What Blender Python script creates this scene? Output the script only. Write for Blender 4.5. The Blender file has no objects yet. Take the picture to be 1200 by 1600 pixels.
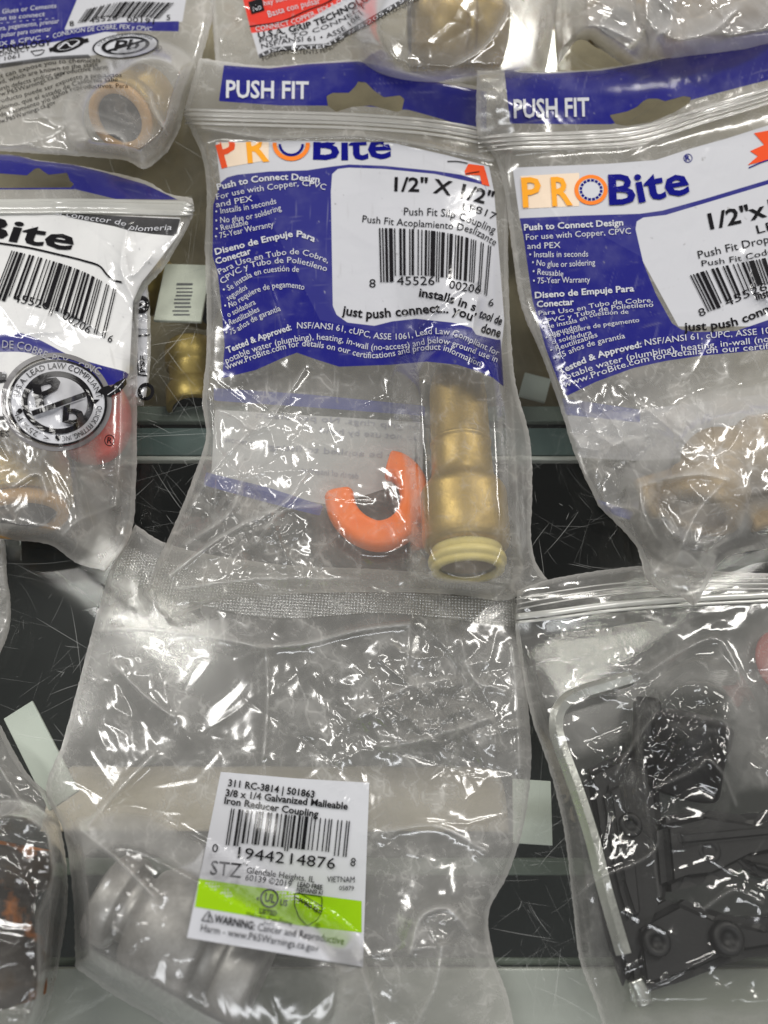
import bpy, bmesh, math, random
import numpy as np
from mathutils import Vector, Matrix

S = bpy.context.scene
COL = S.collection
# ------------------------------------------------------------------ camera
TH = math.radians(25.0); DIST = 0.26; F = 1202.0
ST, CT = math.sin(TH), math.cos(TH)
CAM = np.array([0.0, -DIST * ST, DIST * CT])
cd = bpy.data.cameras.new('camera')
cam = bpy.data.objects.new('camera', cd); COL.objects.link(cam)
cam.location = CAM; cam.rotation_euler = (TH, 0, 0)
cd.sensor_fit = 'HORIZONTAL'; cd.sensor_width = 27.0; cd.lens = 27.0 * F / 1200
cd.clip_start = 0.01; cd.clip_end = 50
cd.dof.use_dof = True; cd.dof.focus_distance = 0.252; cd.dof.aperture_fstop = 13
S.camera = cam
# ------------------------------------------------------------------ light
W = bpy.data.worlds.new('World'); S.world = W; W.use_nodes = True
bg = W.node_tree.nodes['Background']
bg.inputs[0].default_value = (0.90, 0.89, 0.86, 1); bg.inputs[1].default_value = 0.16
def area(name, loc, target, sx, sy, power, color):
    l = bpy.data.lights.new(name, 'AREA'); l.shape = 'RECTANGLE'; l.size = sx; l.size_y = sy
    l.energy = power; l.color = color
    o = bpy.data.objects.new(name, l); COL.objects.link(o); o.location = loc
    d = Vector(target) - Vector(loc); o.rotation_euler = d.to_track_quat('-Z', 'Y').to_euler()
    return o
area('ceiling_tube_lamp', (0.74, 0.50, 1.00), (0, 0.05, 0), 0.12, 1.2, 8.8, (1.0, 0.97, 0.92))
area('ceiling_tube_lamp', (-0.76, 0.55, 1.00), (0, 0.05, 0), 0.12, 1.2, 8.8, (1.0, 0.98, 0.94))
area('ceiling_tube_lamp', (0.05, -0.85, 1.1), (0, 0, 0), 1.2, 0.14, 4.5, (0.95, 0.97, 1.0))
area('ceiling_tube_lamp', (0.30, 1.20, 0.665), (0.08, 0.23, 0), 0.26, 0.10, 3, (1.0, 0.97, 0.92))
vs = S.view_settings
vs.view_transform = 'Standard'; vs.look = 'None'; vs.exposure = 0.16; vs.gamma = 1.0
vs.use_curve_mapping = False
S.render.engine = 'CYCLES'
cy = S.cycles
cy.max_bounces = 5; cy.diffuse_bounces = 2; cy.glossy_bounces = 2; cy.transmission_bounces = 3
cy.transparent_max_bounces = 40; cy.caustics_reflective = False; cy.caustics_refractive = False
cy.sample_clamp_indirect = 3.0; cy.use_denoising = True
try:
    cy.denoiser = 'OPENIMAGEDENOISE'; cy.denoising_input_passes = 'RGB_ALBEDO_NORMAL'
except Exception: pass

# ------------------------------------------------------------------ helpers: geometry of the table plane
def U(q, h):
    """point at height h (m) on the line of sight of photo point q (1200x1600 frame)."""
    q = np.asarray(q, float); h = np.asarray(h, float)
    x = (q[..., 0] - 600) / F; y = (800 - q[..., 1]) / F
    dy = y * CT + ST; dz = y * ST - CT
    t = (h - CAM[2]) / dz
    return np.stack([x * t, CAM[1] + dy * t, CAM[2] + dz * t], -1)
def mmpp(q, h=0.0):
    a = U(q, h); b = U((q[0] + 1, q[1]), h); return float(np.linalg.norm(a - b))
def perlin(x, y, seed):
    xi = np.floor(x).astype(np.int64); yi = np.floor(y).astype(np.int64)
    xf = x - xi; yf = y - yi
    def g(ix, iy):
        n = (ix * 374761393 + iy * 668265263 + seed * 144665 * 7919) & 0xffffffff
        n = ((n ^ (n >> 13)) * 1274126177) & 0xffffffff
        n = n ^ (n >> 16)
        a = (n & 0xffff) / 65536.0 * 2 * math.pi
        return np.cos(a), np.sin(a)
    u = xf * xf * xf * (xf * (xf * 6 - 15) + 10); v = yf * yf * yf * (yf * (yf * 6 - 15) + 10)
    def d(ix, iy, fx, fy):
        a, b = g(ix, iy); return a * fx + b * fy
    n00 = d(xi, yi, xf, yf); n10 = d(xi + 1, yi, xf - 1, yf)
    n01 = d(xi, yi + 1, xf, yf - 1); n11 = d(xi + 1, yi + 1, xf - 1, yf - 1)
    a = n00 + u * (n10 - n00); b = n01 + u * (n11 - n01)
    return (a + v * (b - a)) * 1.5
def crumple(q, seed, scale, octs=4):
    x = q[..., 0] / scale; y = q[..., 1] / scale
    wx = perlin(x * .7 + 3.1, y * .7, seed + 91) * .6; wy = perlin(x * .7, y * .7 + 7.7, seed + 92) * .6
    x = x + wx; y = y + wy
    h = 0; w = 1.0; f = 1.0
    for k in range(octs):
        a = 0.7 + 1.3 * k + seed
        X = (x * math.cos(a) - y * math.sin(a)) * f; Y = (x * math.sin(a) + y * math.cos(a)) * f * 0.8
        n = perlin(X, Y, seed * 13 + k)
        s = 1 if k % 2 == 0 else -1
        h = h + s * w * (np.abs(n) - .25)
        w *= .37; f *= 2.05
    return h
def catmull(pts, n=12, closed=False):
    P = [np.array(p, float) for p in pts]
    if len(P) < 3: return np.array(P)
    out = []
    m = len(P)
    rng = range(m if closed else m - 1)
    for i in rng:
        if closed: p0, p1, p2, p3 = P[i - 1], P[i], P[(i + 1) % m], P[(i + 2) % m]
        else:
            p1, p2 = P[i], P[i + 1]
            p0 = P[i - 1] if i > 0 else 2 * p1 - p2
            p3 = P[i + 2] if i + 2 < m else 2 * p2 - p1
        d1 = max(np.linalg.norm(p1 - p0), 1e-6) ** .5; d2 = max(np.linalg.norm(p2 - p1), 1e-6) ** .5; d3 = max(np.linalg.norm(p3 - p2), 1e-6) ** .5
        m1 = (p2 - p1) + d2 * ((p1 - p0) / d1 - (p2 - p0) / (d1 + d2)) if d1 > 1e-3 else p2 - p1
        m2 = (p2 - p1) + d2 * ((p3 - p2) / d3 - (p3 - p1) / (d2 + d3)) if d3 > 1e-3 else p2 - p1
        for k in range(n):
            t = k / n
            out.append((2 * t**3 - 3 * t**2 + 1) * p1 + (t**3 - 2 * t**2 + t) * m1 + (-2 * t**3 + 3 * t**2) * p2 + (t**3 - t**2) * m2)
    if not closed: out.append(P[-1])
    return np.array(out)
def resample(P, n):
    P = np.asarray(P, float)
    d = np.concatenate([[0], np.cumsum(np.linalg.norm(np.diff(P, axis=0), axis=1))])
    t = np.linspace(0, d[-1], n)
    return np.stack([np.interp(t, d, P[:, k]) for k in range(P.shape[1])], -1)
def seg_dist(q, poly, closed):
    P = np.asarray(poly, float); A = P; B = np.roll(P, -1, 0)
    if not closed: A, B = P[:-1], P[1:]
    sh = q.shape[:-1]; X = q.reshape(-1, 2); best = np.full(len(X), 1e18)
    for a, b in zip(A, B):
        ab = b - a; l = ab @ ab
        if l < 1e-9: continue
        t = np.clip(((X - a) @ ab) / l, 0, 1)
        d = ((X - a - t[:, None] * ab) ** 2).sum(1); best = np.minimum(best, d)
    return np.sqrt(best).reshape(sh)
def inside(q, poly):
    P = np.asarray(poly, float); x = q[..., 0]; y = q[..., 1]; r = np.zeros(x.shape, bool)
    for (x1, y1), (x2, y2) in zip(P, np.roll(P, -1, 0)):
        c = (y1 > y) != (y2 > y)
        r ^= c & (x < (x2 - x1) * (y - y1) / ((y2 - y1) if y2 != y1 else 1e-9) + x1)
    return r
def sdf(q, poly):
    d = seg_dist(q, poly, True); return np.where(inside(q, poly), -d, d)
def sstep(x, a, b):
    t = np.clip((x - a) / (b - a), 0, 1); return t * t * (3 - 2 * t)
def gauss(q, c, r):
    return np.exp(-(((q[..., 0] - c[0]) / r[0]) ** 2 + ((q[..., 1] - c[1]) / r[1]) ** 2))

# ------------------------------------------------------------------ helpers: objects
def link_mesh(name, V, faces, mats, parent=None, smooth=True, midx=None, attrs=None, origin=None):
    V = np.asarray(V, float)
    if parent is not None: off = np.array(parent['_o'])
    else:
        off = np.array([V[:, 0].mean(), V[:, 1].mean(), V[:, 2].min()]) if origin is None else np.array(origin)
    me = bpy.data.meshes.new(name)
    L = V - off
    if isinstance(faces, np.ndarray) and faces.ndim == 2:
        n, k = faces.shape
        me.vertices.add(len(L)); me.vertices.foreach_set('co', L.astype(np.float32).ravel())
        me.loops.add(n * k); me.loops.foreach_set('vertex_index', faces.astype(np.int32).ravel())
        me.polygons.add(n); me.polygons.foreach_set('loop_start', np.arange(0, n * k, k, dtype=np.int32))
        me.polygons.foreach_set('loop_total', np.full(n, k, np.int32))
        me.update(calc_edges=True)
    else:
        me.from_pydata([tuple(p) for p in L], [], [tuple(int(i) for i in f) for f in faces]); me.update()
    for m in (mats if isinstance(mats, (list, tuple)) else [mats]): me.materials.append(m)
    if midx is not None: me.polygons.foreach_set('material_index', np.asarray(midx, np.int32))
    me.polygons.foreach_set('use_smooth', np.full(len(me.polygons), bool(smooth)))
    if attrs:
        for k, a in attrs.items():
            at = me.attributes.new(k, 'FLOAT', 'POINT'); at.data.foreach_set('value', np.asarray(a, np.float32).ravel())
    me.update()
    o = bpy.data.objects.new(name, me); COL.objects.link(o)
    if parent is not None: o.parent = parent
    else: o.location = off; o['_o'] = [float(v) for v in off]
    return o
def thing(name, label, cat, loc, group=None):
    o = bpy.data.objects.new(name, None); COL.objects.link(o); o.location = loc
    o.empty_display_size = .01
    o['_o'] = [float(v) for v in loc]; o['label'] = label; o['category'] = cat
    if group: o['group'] = group
    return o
def struct(o): o['kind'] = 'structure'; return o
def frame_from(axis):
    a = axis / np.linalg.norm(axis); h = np.array([0, 0, 1.0]) if abs(a[2]) < .9 else np.array([0, 1.0, 0])
    u = np.cross(h, a); u /= np.linalg.norm(u); v = np.cross(a, u); return a, u, v
def lathe(p0, p1, prof, n=64):
    """prof: (t along axis 0..1, radius m). returns V,F (quads)."""
    p0 = np.asarray(p0, float); p1 = np.asarray(p1, float); a, u, v = frame_from(p1 - p0)
    an = np.linspace(0, 2 * math.pi, n, endpoint=False); V = []; Fc = []
    for t, r in prof:
        c = p0 + (p1 - p0) * t
        V.append(c + r * (np.cos(an)[:, None] * u + np.sin(an)[:, None] * v))
    V = np.concatenate(V); m = len(prof)
    for i in range(m - 1):
        for j in range(n):
            k = (j + 1) % n; Fc.append((i * n + j, i * n + k, (i + 1) * n + k, (i + 1) * n + j))
    return V, np.array(Fc)
def sweep(path, sec, close_ends=True, up=(0, 0, 1), scale=None):
    """path Nx3, sec Mx2 (side, up) metres."""
    P = np.asarray(path, float); up = np.array(up, float); sec = np.asarray(sec, float); V = []; M = len(sec)
    T = np.gradient(P, axis=0)
    for i, (p, t) in enumerate(zip(P, T)):
        t = t / np.linalg.norm(t); s = np.cross(t, up); s /= np.linalg.norm(s); w = np.cross(s, t)
        k = 1 if scale is None else scale[i]
        V.append(p + k * (sec[:, :1] * s + sec[:, 1:] * w))
    V = np.concatenate(V); Fc = []
    for i in range(len(P) - 1):
        for j in range(M):
            k = (j + 1) % M; Fc.append((i * M + j, i * M + k, (i + 1) * M + k, (i + 1) * M + j))
    if close_ends:
        Fc.append(tuple(range(M))[::-1]); Fc.append(tuple((len(P) - 1) * M + j for j in range(M)))
    return V, Fc
def superell(a, b, n=24, e=.55):
    t = np.linspace(0, 2 * math.pi, n, endpoint=False)
    return np.stack([a * np.sign(np.cos(t)) * np.abs(np.cos(t)) ** e, b * np.sign(np.sin(t)) * np.abs(np.sin(t)) ** e], -1)
def box(c, s, rot=0.0, bev=0.0, name=None, mat=None, parent=None, tilt=0.0):
    bm = bmesh.new(); bmesh.ops.create_cube(bm, size=1)
    for v in bm.verts: v.co = Vector((v.co.x * s[0], v.co.y * s[1], v.co.z * s[2]))
    if bev: bmesh.ops.bevel(bm, geom=bm.edges[:], offset=bev, segments=3, affect='EDGES', profile=.5)
    bm.transform(Matrix.Rotation(rot, 4, 'Z') @ Matrix.Rotation(tilt, 4, 'X')); bm.transform(Matrix.Translation(c))
    V = np.array([v.co[:] for v in bm.verts]); bm.verts.index_update(); Fc = [[v.index for v in f.verts] for f in bm.faces]; bm.free()
    return link_mesh(name, V, Fc, mat, parent, smooth=False)

# ------------------------------------------------------------------ materials
class NT:
    def __init__(s, name):
        s.m = bpy.data.materials.new(name); s.m.use_nodes = True; s.t = s.m.node_tree; s.t.nodes.clear()
        s.out = s.t.nodes.new('ShaderNodeOutputMaterial')
    def n(s, typ, **kw):
        nd = s.t.nodes.new('ShaderNode' + typ)
        for k, v in kw.items():
            if k.startswith('i_'):
                key = k[2:]; key = int(key) if key.isdigit() else key.replace('_', ' ')
                s.put(nd.inputs[key], v)
            else: setattr(nd, k, v)
        return nd
    def put(s, inp, v):
        if isinstance(v, bpy.types.NodeSocket): s.t.links.new(v, inp)
        elif isinstance(v, bpy.types.Node): s.t.links.new(v.outputs[0], inp)
        else: inp.default_value = v
    def math(s, op, a, b=0.0, c=None, clamp=False):
        nd = s.t.nodes.new('ShaderNodeMath'); nd.operation = op; nd.use_clamp = clamp
        s.put(nd.inputs[0], a); s.put(nd.inputs[1], b)
        if c is not None: s.put(nd.inputs[2], c)
        return nd.outputs[0]
    def rng(s, v, a, b, c=0.0, d=1.0, smooth=False):
        nd = s.t.nodes.new('ShaderNodeMapRange'); nd.clamp = True
        if smooth: nd.interpolation_type = 'SMOOTHSTEP'
        for i, x in enumerate((v, a, b, c, d)): s.put(nd.inputs[i], x)
        return nd.outputs[0]
    def coord(s, scale=1000.0, rot=(0, 0, 0), sc3=None):
        tc = s.t.nodes.new('ShaderNodeTexCoord'); mp = s.t.nodes.new('ShaderNodeMapping')
        s.t.links.new(tc.outputs['Object'], mp.inputs[0]); mp.inputs['Scale'].default_value = sc3 or (scale,) * 3
        mp.inputs['Rotation'].default_value = rot
        return mp.outputs[0]
    def noise(s, vec, scale, detail=3, rough=.55, out=0):
        nd = s.n('TexNoise', i_Vector=vec, i_Scale=scale, i_Detail=detail, i_Roughness=rough); return nd.outputs[out]
    def mixs(s, f, a, b):
        nd = s.t.nodes.new('ShaderNodeMixShader'); s.put(nd.inputs[0], f); s.put(nd.inputs[1], a); s.put(nd.inputs[2], b); return nd.outputs[0]
    def mixc(s, f, a, b):
        nd = s.t.nodes.new('ShaderNodeMix'); nd.data_type = 'RGBA'; s.put(nd.inputs[0], f); s.put(nd.inputs[6], a); s.put(nd.inputs[7], b); return nd.outputs[2]
    def schlick(s, f0=.04, normal=None):
        lw = s.n('LayerWeight', i_Blend=.5)
        if normal is not None: s.put(lw.inputs['Normal'], normal)
        return s.math('MULTIPLY_ADD', s.math('POWER', lw.outputs['Facing'], 5.0), 1 - f0, f0)
    def done(s, sh): s.put(s.out.inputs[0], sh); return s.m
def rgb(r, g, b):
    f = lambda c: ((c / 255) / 12.92 if c / 255 <= .04045 else ((c / 255 + .055) / 1.055) ** 2.4)
    return (f(r), f(g), f(b), 1)
BLUE = rgb(15, 17, 118); WHITE = rgb(199, 200, 206); BLACK = rgb(26, 25, 28); RED = rgb(222, 48, 34)
def film_mat(name, haze=.22, tint=(.95, .95, .935, 1), white=(.88, .865, .84, 1), gloss=.07, rough=.145, fz=.75, prints=(), seam=True, scuff=.25, hole=False, dirt=0.0, solid=False):
    """clear film: see-through, with a milky haze that follows the scuffs carried by the sheet ('hz'), a gloss, and printing ('sd' fields)."""
    t = NT(name); t.m['haze'] = haze; t.m['scuff'] = scuff; t.m['dirt'] = dirt
    at = lambda k: t.n('Attribute', attribute_name=k).outputs['Fac']
    lw = t.n('LayerWeight', i_Blend=.5)
    fac = t.math('POWER', lw.outputs['Facing'], 4.0)
    hz = haze if solid else t.math('MULTIPLY_ADD', fac, fz, at('hz'))
    tr = t.n('BsdfTransparent', i_Color=tint)
    cw = white if not dirt else t.mixc(at('dt'), white, rgb(150, 116, 70))
    df = t.n('BsdfDiffuse', i_Color=cw); tl = t.n('BsdfTranslucent', i_Color=cw)
    sh = t.mixs(hz, tr, t.mixs(.4, df, tl))
    for a_, colr, op in prints:
        m = t.math('MULTIPLY', t.rng(at(a_), .5, -.5), t.math('MULTIPLY', at('wr'), op))
        sh = t.mixs(m, sh, t.n('BsdfDiffuse', i_Color=t.mixc(at('gr'), colr, (.40, .40, .46, 1))))
    gl = t.n('BsdfGlossy', i_Color=(1, 1, 1, 1), i_Roughness=rough)
    sh = t.mixs(t.schlick(gloss), sh, gl)
    if hole:
        sh = t.mixs(t.rng(at('hole'), .4, -.4), sh, t.n('BsdfTransparent'))
    return t.done(sh)
def ink(name, colr, rough=.3, wear=.0):
    t = NT(name)
    d = t.n('BsdfDiffuse', i_Color=colr); g = t.n('BsdfGlossy', i_Roughness=.12)
    return t.done(t.mixs(t.schlick(.035), d, g))
def metal(name, colr, rough=.3, dark=None, metallic=1.0, spots=.4, scale=.12, lo=.4):
    t = NT(name); v = t.coord()
    n = t.noise(v, scale, 5, .6); n2 = t.noise(v, 1.2, 3, .6)
    c = t.mixc(t.math('MULTIPLY', t.rng(n, lo, lo + .3 if lo < .5 else lo + .1), spots), colr, dark or (colr[0] * .4, colr[1] * .35, colr[2] * .3, 1))
    b = t.n('Bump', i_Strength=.25, i_Distance=.0003, i_Height=t.math('ADD', n2, n))
    return t.done(t.n('BsdfPrincipled', i_Base_Color=c, i_Metallic=metallic, i_Roughness=t.rng(n, .3, .8, rough * .8, rough * 1.5), i_Normal=b.outputs[0]))
def plastic(name, colr, rough=.4, dark=None, sss=0):
    t = NT(name); v = t.coord(); n = t.noise(v, .2, 4, .6)
    c = t.mixc(t.rng(n, .4, .75, 0, .5), colr, dark or (colr[0] * .7, colr[1] * .7, colr[2] * .7, 1))
    b = t.n('Bump', i_Strength=.15, i_Distance=.0003, i_Height=t.noise(v, 1.1, 3))
    p = t.n('BsdfPrincipled', i_Base_Color=c, i_Roughness=rough, i_Normal=b.outputs[0])
    return t.done(p)
M = dict(
    w=ink('white_ink', WHITE), k=ink('black_ink', BLACK), b=ink('blue_ink', BLUE), o=ink('orange_ink', rgb(240, 130, 50)),
    y=ink('amber_ink', rgb(242, 165, 50)), r=ink('red_ink', rgb(226, 84, 46)), g=ink('green_ink', rgb(150, 196, 20)),
    gy=ink('grey_ink', rgb(120, 118, 120)), faint=ink('faded_ink', rgb(160, 160, 170)), peach=ink('peach_ink', rgb(232, 212, 190)),
    brass=metal('brass', (.44, .31, .10, 1), .44, (.24, .17, .06, 1), metallic=.78), brass_dull=metal('aged_brass', (.42, .31, .17, 1), .55, (.20, .14, .08, 1), metallic=.6),
    zinc=metal('galvanized_iron', (.50, .49, .48, 1), .46, (.16, .15, .14, 1), metallic=.75, spots=.6), steel=metal('zinc_plated_steel', (.80, .82, .78, 1), .28, (.6, .62, .6, 1), spots=.3),
    cream=plastic('cream_plastic', rgb(226, 208, 130), .4), orange=plastic('orange_plastic', rgb(255, 122, 8), .42, rgb(250, 104, 6)),
    redp=plastic('red_plastic', rgb(226, 52, 24), .5), pinkp=plastic('hazed_red_plastic', rgb(150, 66, 58), .6), tan=plastic('tan_plastic', rgb(206, 160, 96), .4),  # pinkp: red dulled in its colour for the haze of film layers above
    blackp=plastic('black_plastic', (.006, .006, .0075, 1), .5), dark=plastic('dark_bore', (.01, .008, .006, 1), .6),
    rust=metal('rusty_iron', (.018, .013, .010, 1), .6, rgb(168, 96, 18), metallic=.0, spots=.85, scale=.07, lo=.52),
)

# ------------------------------------------------------------------ a bag: two sheets of film with printing on them
class Bag:
    def __init__(s, name, label, edges, back, front_extra, group='plastic bags of fittings on the glass counter', step=2.2, pw=90, pt=.004, crum=(.0008, 80, 1), amp=None, creases=(), seam=7, pinch=12, folds=30, glints=(), hm=None):
        """edges: dict of top,bottom,left,right polylines (photo frame); back(q): height of the lower sheet; front_extra(q): contents under the upper sheet."""
        s.E = {k: catmull(v, 10) for k, v in edges.items()}
        s.back = back; s.fx = front_extra; s.pw = pw; s.pt = pt; s.crum = crum; s.amp = amp; s.creases = [(catmull(c[0], 6), c[1], c[2]) for c in creases]
        s.hm = hm; s.pinch = pinch; s.seam = seam; s.seed = crum[2]
        rd = random.Random(crum[2] * 7 + 1); s.auto = []
        xs = [p[0] for k in s.E for p in s.E[k]]; ys = [p[1] for k in s.E for p in s.E[k]]
        def fold(c, L, h, w):
            a = rd.uniform(0, math.pi); b = a + rd.gauss(0, .5); c = np.array(c)
            p = [c - L * np.array([math.cos(a), math.sin(a)]) / 2, c, c + L * np.array([math.cos(b), math.sin(b)]) / 2]
            s.auto.append((np.array(p), h, w, c))
        for _ in range(folds): fold((rd.uniform(min(xs), max(xs)), rd.uniform(min(ys), max(ys))), rd.uniform(60, 260), rd.choice([-1, 1, 1]) * rd.uniform(.0004, .0011), rd.choice([3, 4, 6, 12]))
        for gc, gr, gn in glints:
            for _ in range(gn): fold((rd.gauss(gc[0], gr[0]), rd.gauss(gc[1], gr[1])), *rd.choice([(rd.uniform(12, 40), rd.choice([-1, 1]) * rd.uniform(.00025, .0005), rd.uniform(2.6, 4)), (rd.uniform(50, 150), rd.choice([-1, 1]) * rd.uniform(.0008, .0016), rd.uniform(8, 14)), (rd.uniform(35, 110), rd.choice([-1, 1]) * rd.uniform(.0006, .0014), rd.uniform(5, 11))]))
        s.poly = np.concatenate([resample(s.E['top'], 24)[:-1], resample(s.E['right'], 30)[:-1], resample(s.E['bottom'], 24)[::-1][:-1], resample(s.E['left'], 30)[::-1][:-1]])
        c = s.poly.mean(0); s.root = thing(name, label, 'plastic bag', U(c, 0.0), group); s.step = step; s.parts = {}
    def edge(s, q):
        return np.maximum(-sdf(q, s.poly), 0)
    def hb(s, q): return s.back(q)
    def hf(s, q):
        d = s.edge(q)
        t = np.clip(d / s.pw, 0, 1); pil = np.sqrt(np.maximum(0, 1 - (1 - t) ** 2))
        h = s.back(q) + .0003 + pil * s.pt
        e = sstep(d, 0, s.pinch)
        h = h + s.fx(q) * sstep(d, 0, 26)
        a = s.crum[0] * (s.amp(q) if s.amp else 1.0)
        c = crumple(q, s.crum[2], s.crum[1])
        hh = h + 1.3 * a * (c + .30) * e
        for pl, hgt, w in s.creases:
            dd = seg_dist(q, pl, False); hh = hh + hgt * (.75 * np.exp(-dd / w) + .75 * np.exp(-(dd / (w * 3.6)) ** 1.3)) * e
        A = (np.minimum(s.amp(q), 1.3) if s.amp else 1.0) * e
        for pl, hgt, w, c in s.auto:
            L = np.linalg.norm(pl[0] - pl[2]) * .6 + 6 * w
            m = (np.abs(q[..., 0] - c[0]) < L) & (np.abs(q[..., 1] - c[1]) < L)
            if m.any():
                qq = q[m]; r = np.linalg.norm(qq - c, axis=-1) / L
                hh[m] += hgt * np.exp(-seg_dist(qq, pl, False) / w) * sstep(r, 1, .3) * (A[m] if np.ndim(A) else A)
        return np.maximum(hh, s.back(q) + .0003)
    def grid(s, step):
        E = s.E
        L = lambda P: np.linalg.norm(np.diff(P, axis=0), axis=1).sum()
        nu = int(max(L(E['top']), L(E['bottom'])) / step) + 2; nv = int(max(L(E['left']), L(E['right'])) / step) + 2
        T = resample(E['top'], nu); B = resample(E['bottom'], nu); Lf = resample(E['left'], nv); R = resample(E['right'], nv)
        u = np.linspace(0, 1, nu)[None, :, None]; v = np.linspace(0, 1, nv)[:, None, None]
        Q = (1 - v) * T[None] + v * B[None] + (1 - u) * Lf[:, None] + u * R[:, None] - ((1 - u) * (1 - v) * T[0] + u * (1 - v) * T[-1] + (1 - u) * v * B[0] + u * v * B[-1])
        # ragged trim: tiny waviness of the cut edge
        ii = np.arange(nu * nv).reshape(nv, nu)
        Fc = np.stack([ii[:-1, :-1], ii[1:, :-1], ii[1:, 1:], ii[:-1, 1:]], -1).reshape(-1, 4)
        return Q.reshape(-1, 2), Fc
    def films(s, fm, bmt, prints=None, bprints=None, hole=None):
        for nm, hfun, step, mat, pr in (('front_film', s.hf, s.step, fm, prints), ('back_film', s.hb, s.step * 1.7, bmt, bprints)):
            Q, Fc = s.grid(step)
            wob = perlin(Q[:, 0] / 9, Q[:, 1] / 9, 5) * .9 + perlin(Q[:, 0] / 3.5, Q[:, 1] / 3.5, 6) * .5
            d = s.edge(Q); near = np.exp(-d / 3.0)[:, None]
            Q = Q + near * np.stack([wob, perlin(Q[:, 0] / 8, Q[:, 1] / 8, 9) * .9], -1)
            back = nm == 'back_film'
            n1 = sum(perlin(Q[:, 0] / (60 / f) + 5, Q[:, 1] / (60 / f), s.seed + 40 + f) / f ** .8 for f in (1, 2, 4, 8))
            n2 = sum(perlin(Q[:, 0] / (22 / f) + 9, Q[:, 1] / (22 / f), s.seed + 60 + f) / f ** .6 for f in (1, 2, 4))
            ca, sa = math.cos(.6 + s.seed), math.sin(.6 + s.seed)
            st = perlin((Q[:, 0] * ca + Q[:, 1] * sa) / 5.0, (Q[:, 1] * ca - Q[:, 0] * sa) / 90.0, s.seed + 77)
            st2 = perlin((Q[:, 0] * sa + Q[:, 1] * ca) / 4.0, (Q[:, 1] * sa - Q[:, 0] * ca) / 70.0, s.seed + 78)
            sf = mat['scuff']
            wq = Q + 9 * np.stack([perlin(Q[:, 0] / 25, Q[:, 1] / 25, s.seed + 3), perlin(Q[:, 0] / 25, Q[:, 1] / 25, s.seed + 4)], -1)
            vein = np.maximum(1 - sstep(np.abs(perlin(wq[:, 0] / 46, wq[:, 1] / 46, s.seed + 30)), 0, .06), .8 * (1 - sstep(np.abs(perlin(wq[:, 0] / 21, wq[:, 1] / 21, s.seed + 31)), 0, .09)))
            hz = mat['haze'] * (1 + .20 * n1) + sf * .35 * sstep(n1, .05, .9) + sf * .25 * sstep(n2, .5, 1.6) + sf * .9 * vein * sstep(n1, -.5, .5) + sf * .6 * (sstep(st, .55, .9) + sstep(st2, .6, .9))
            if s.hm is not None: hz = hz * s.hm(Q)
            hz = hz + .20 * np.exp(-d / 3.0) + .10 * (d < s.seam)
            cz = np.zeros(len(Q))
            if not back:
                for pl, hgt, w in s.creases: cz = np.maximum(cz, np.exp(-seg_dist(Q, pl, False) / (w * .45)) * min(1.0, abs(hgt) / .002))
            hz = hz + .34 * cz
            pz = sum(perlin(Q[:, 0] / (14 / f), Q[:, 1] / (14 / f), s.seed + 80 + f) / f ** .5 for f in (1, 2, 4))
            at = {'hz': np.clip(hz, .02, .92), 'wr': 1 - .75 * sstep(pz, 1.05, 1.5) - .25 * sstep(st, .6, .9), 'gr': .06 * sstep(n1, -.2, .9) + .22 * sstep(pz, .8, 1.6) + .14 * sstep(st2, .5, .9), 'dt': mat['dirt'] * sstep(n1, .1, .9)}
            for k, f in (pr or {}).items(): at[k] = f(Q)
            if hole is not None:
                hd = sdf(Q, hole); at['hole'] = hd
                keep = (hd[Fc] > -step * 1.5).any(1); Fc = Fc[keep]
            link_mesh(nm, U(Q, hfun(Q)), Fc, mat, s.root, attrs=at)
    # -- printing laid on the upper sheet
    def put(s, part, q, faces, mat, eps, back=False):
        q = np.asarray(q, float)
        if back: h = s.hb(q) + eps
        else:
            h = s.hf(q)
            for dx, dy in ((2.2, 0), (-2.2, 0), (0, 2.2), (0, -2.2)): h = np.maximum(h, s.hf(q + np.array([dx, dy])) - .0001)
            h = h + eps
        ff = []
        for f in faces:
            a = q[list(f)]; ar = (a[:, 0] * np.roll(a[:, 1], -1) - a[:, 1] * np.roll(a[:, 0], -1)).sum()
            ff.append(tuple(f) if ar < 0 else tuple(f)[::-1])
        faces = ff
        s.parts.setdefault(part, []).append((U(q, h), faces, mat))
    def build(s):
        for nm, lst in s.parts.items():
            V = []; Fc = []; mi = []; mats = []; o = 0
            for v, f, m in lst:
                if m not in mats: mats.append(m)
                V.append(v); Fc += [tuple(int(i) + o for i in ff) for ff in f]; mi += [mats.index(m)] * len(f); o += len(v)
            link_mesh(nm, np.concatenate(V), Fc, [M[m] for m in mats], s.root, smooth=False, midx=mi)
    def text(s, part, txt, base, h, mat='k', bold=0, ital=0, eps=.0003, back=False, clip=None, mirror=False):
        V, Fc, wd = glyphs(txt, bold)
        if not len(V): return
        if h > 15: V, Fc = dice(V, Fc, 6.0 / h)
        P = catmull(base, 8) if len(base) > 2 else resample(np.array(base, float), 12)
        d = np.concatenate([[0], np.cumsum(np.linalg.norm(np.diff(P, axis=0), axis=1))])
        x = V[:, 0] / wd
        if mirror: x = 1 - x
        y = V[:, 1] * h
        a = x * d[-1]
        q = np.stack([np.interp(a, d, P[:, 0]), np.interp(a, d, P[:, 1])], -1)
        e = 4.0
        q2 = np.stack([np.interp(a + e, d, P[:, 0]) - np.interp(a - e, d, P[:, 0]), np.interp(a + e, d, P[:, 1]) - np.interp(a - e, d, P[:, 1])], -1)
        tn = q2 / np.maximum(np.linalg.norm(q2, axis=1, keepdims=True), 1e-6)
        nrm = np.stack([tn[:, 1], -tn[:, 0]], -1)
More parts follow.
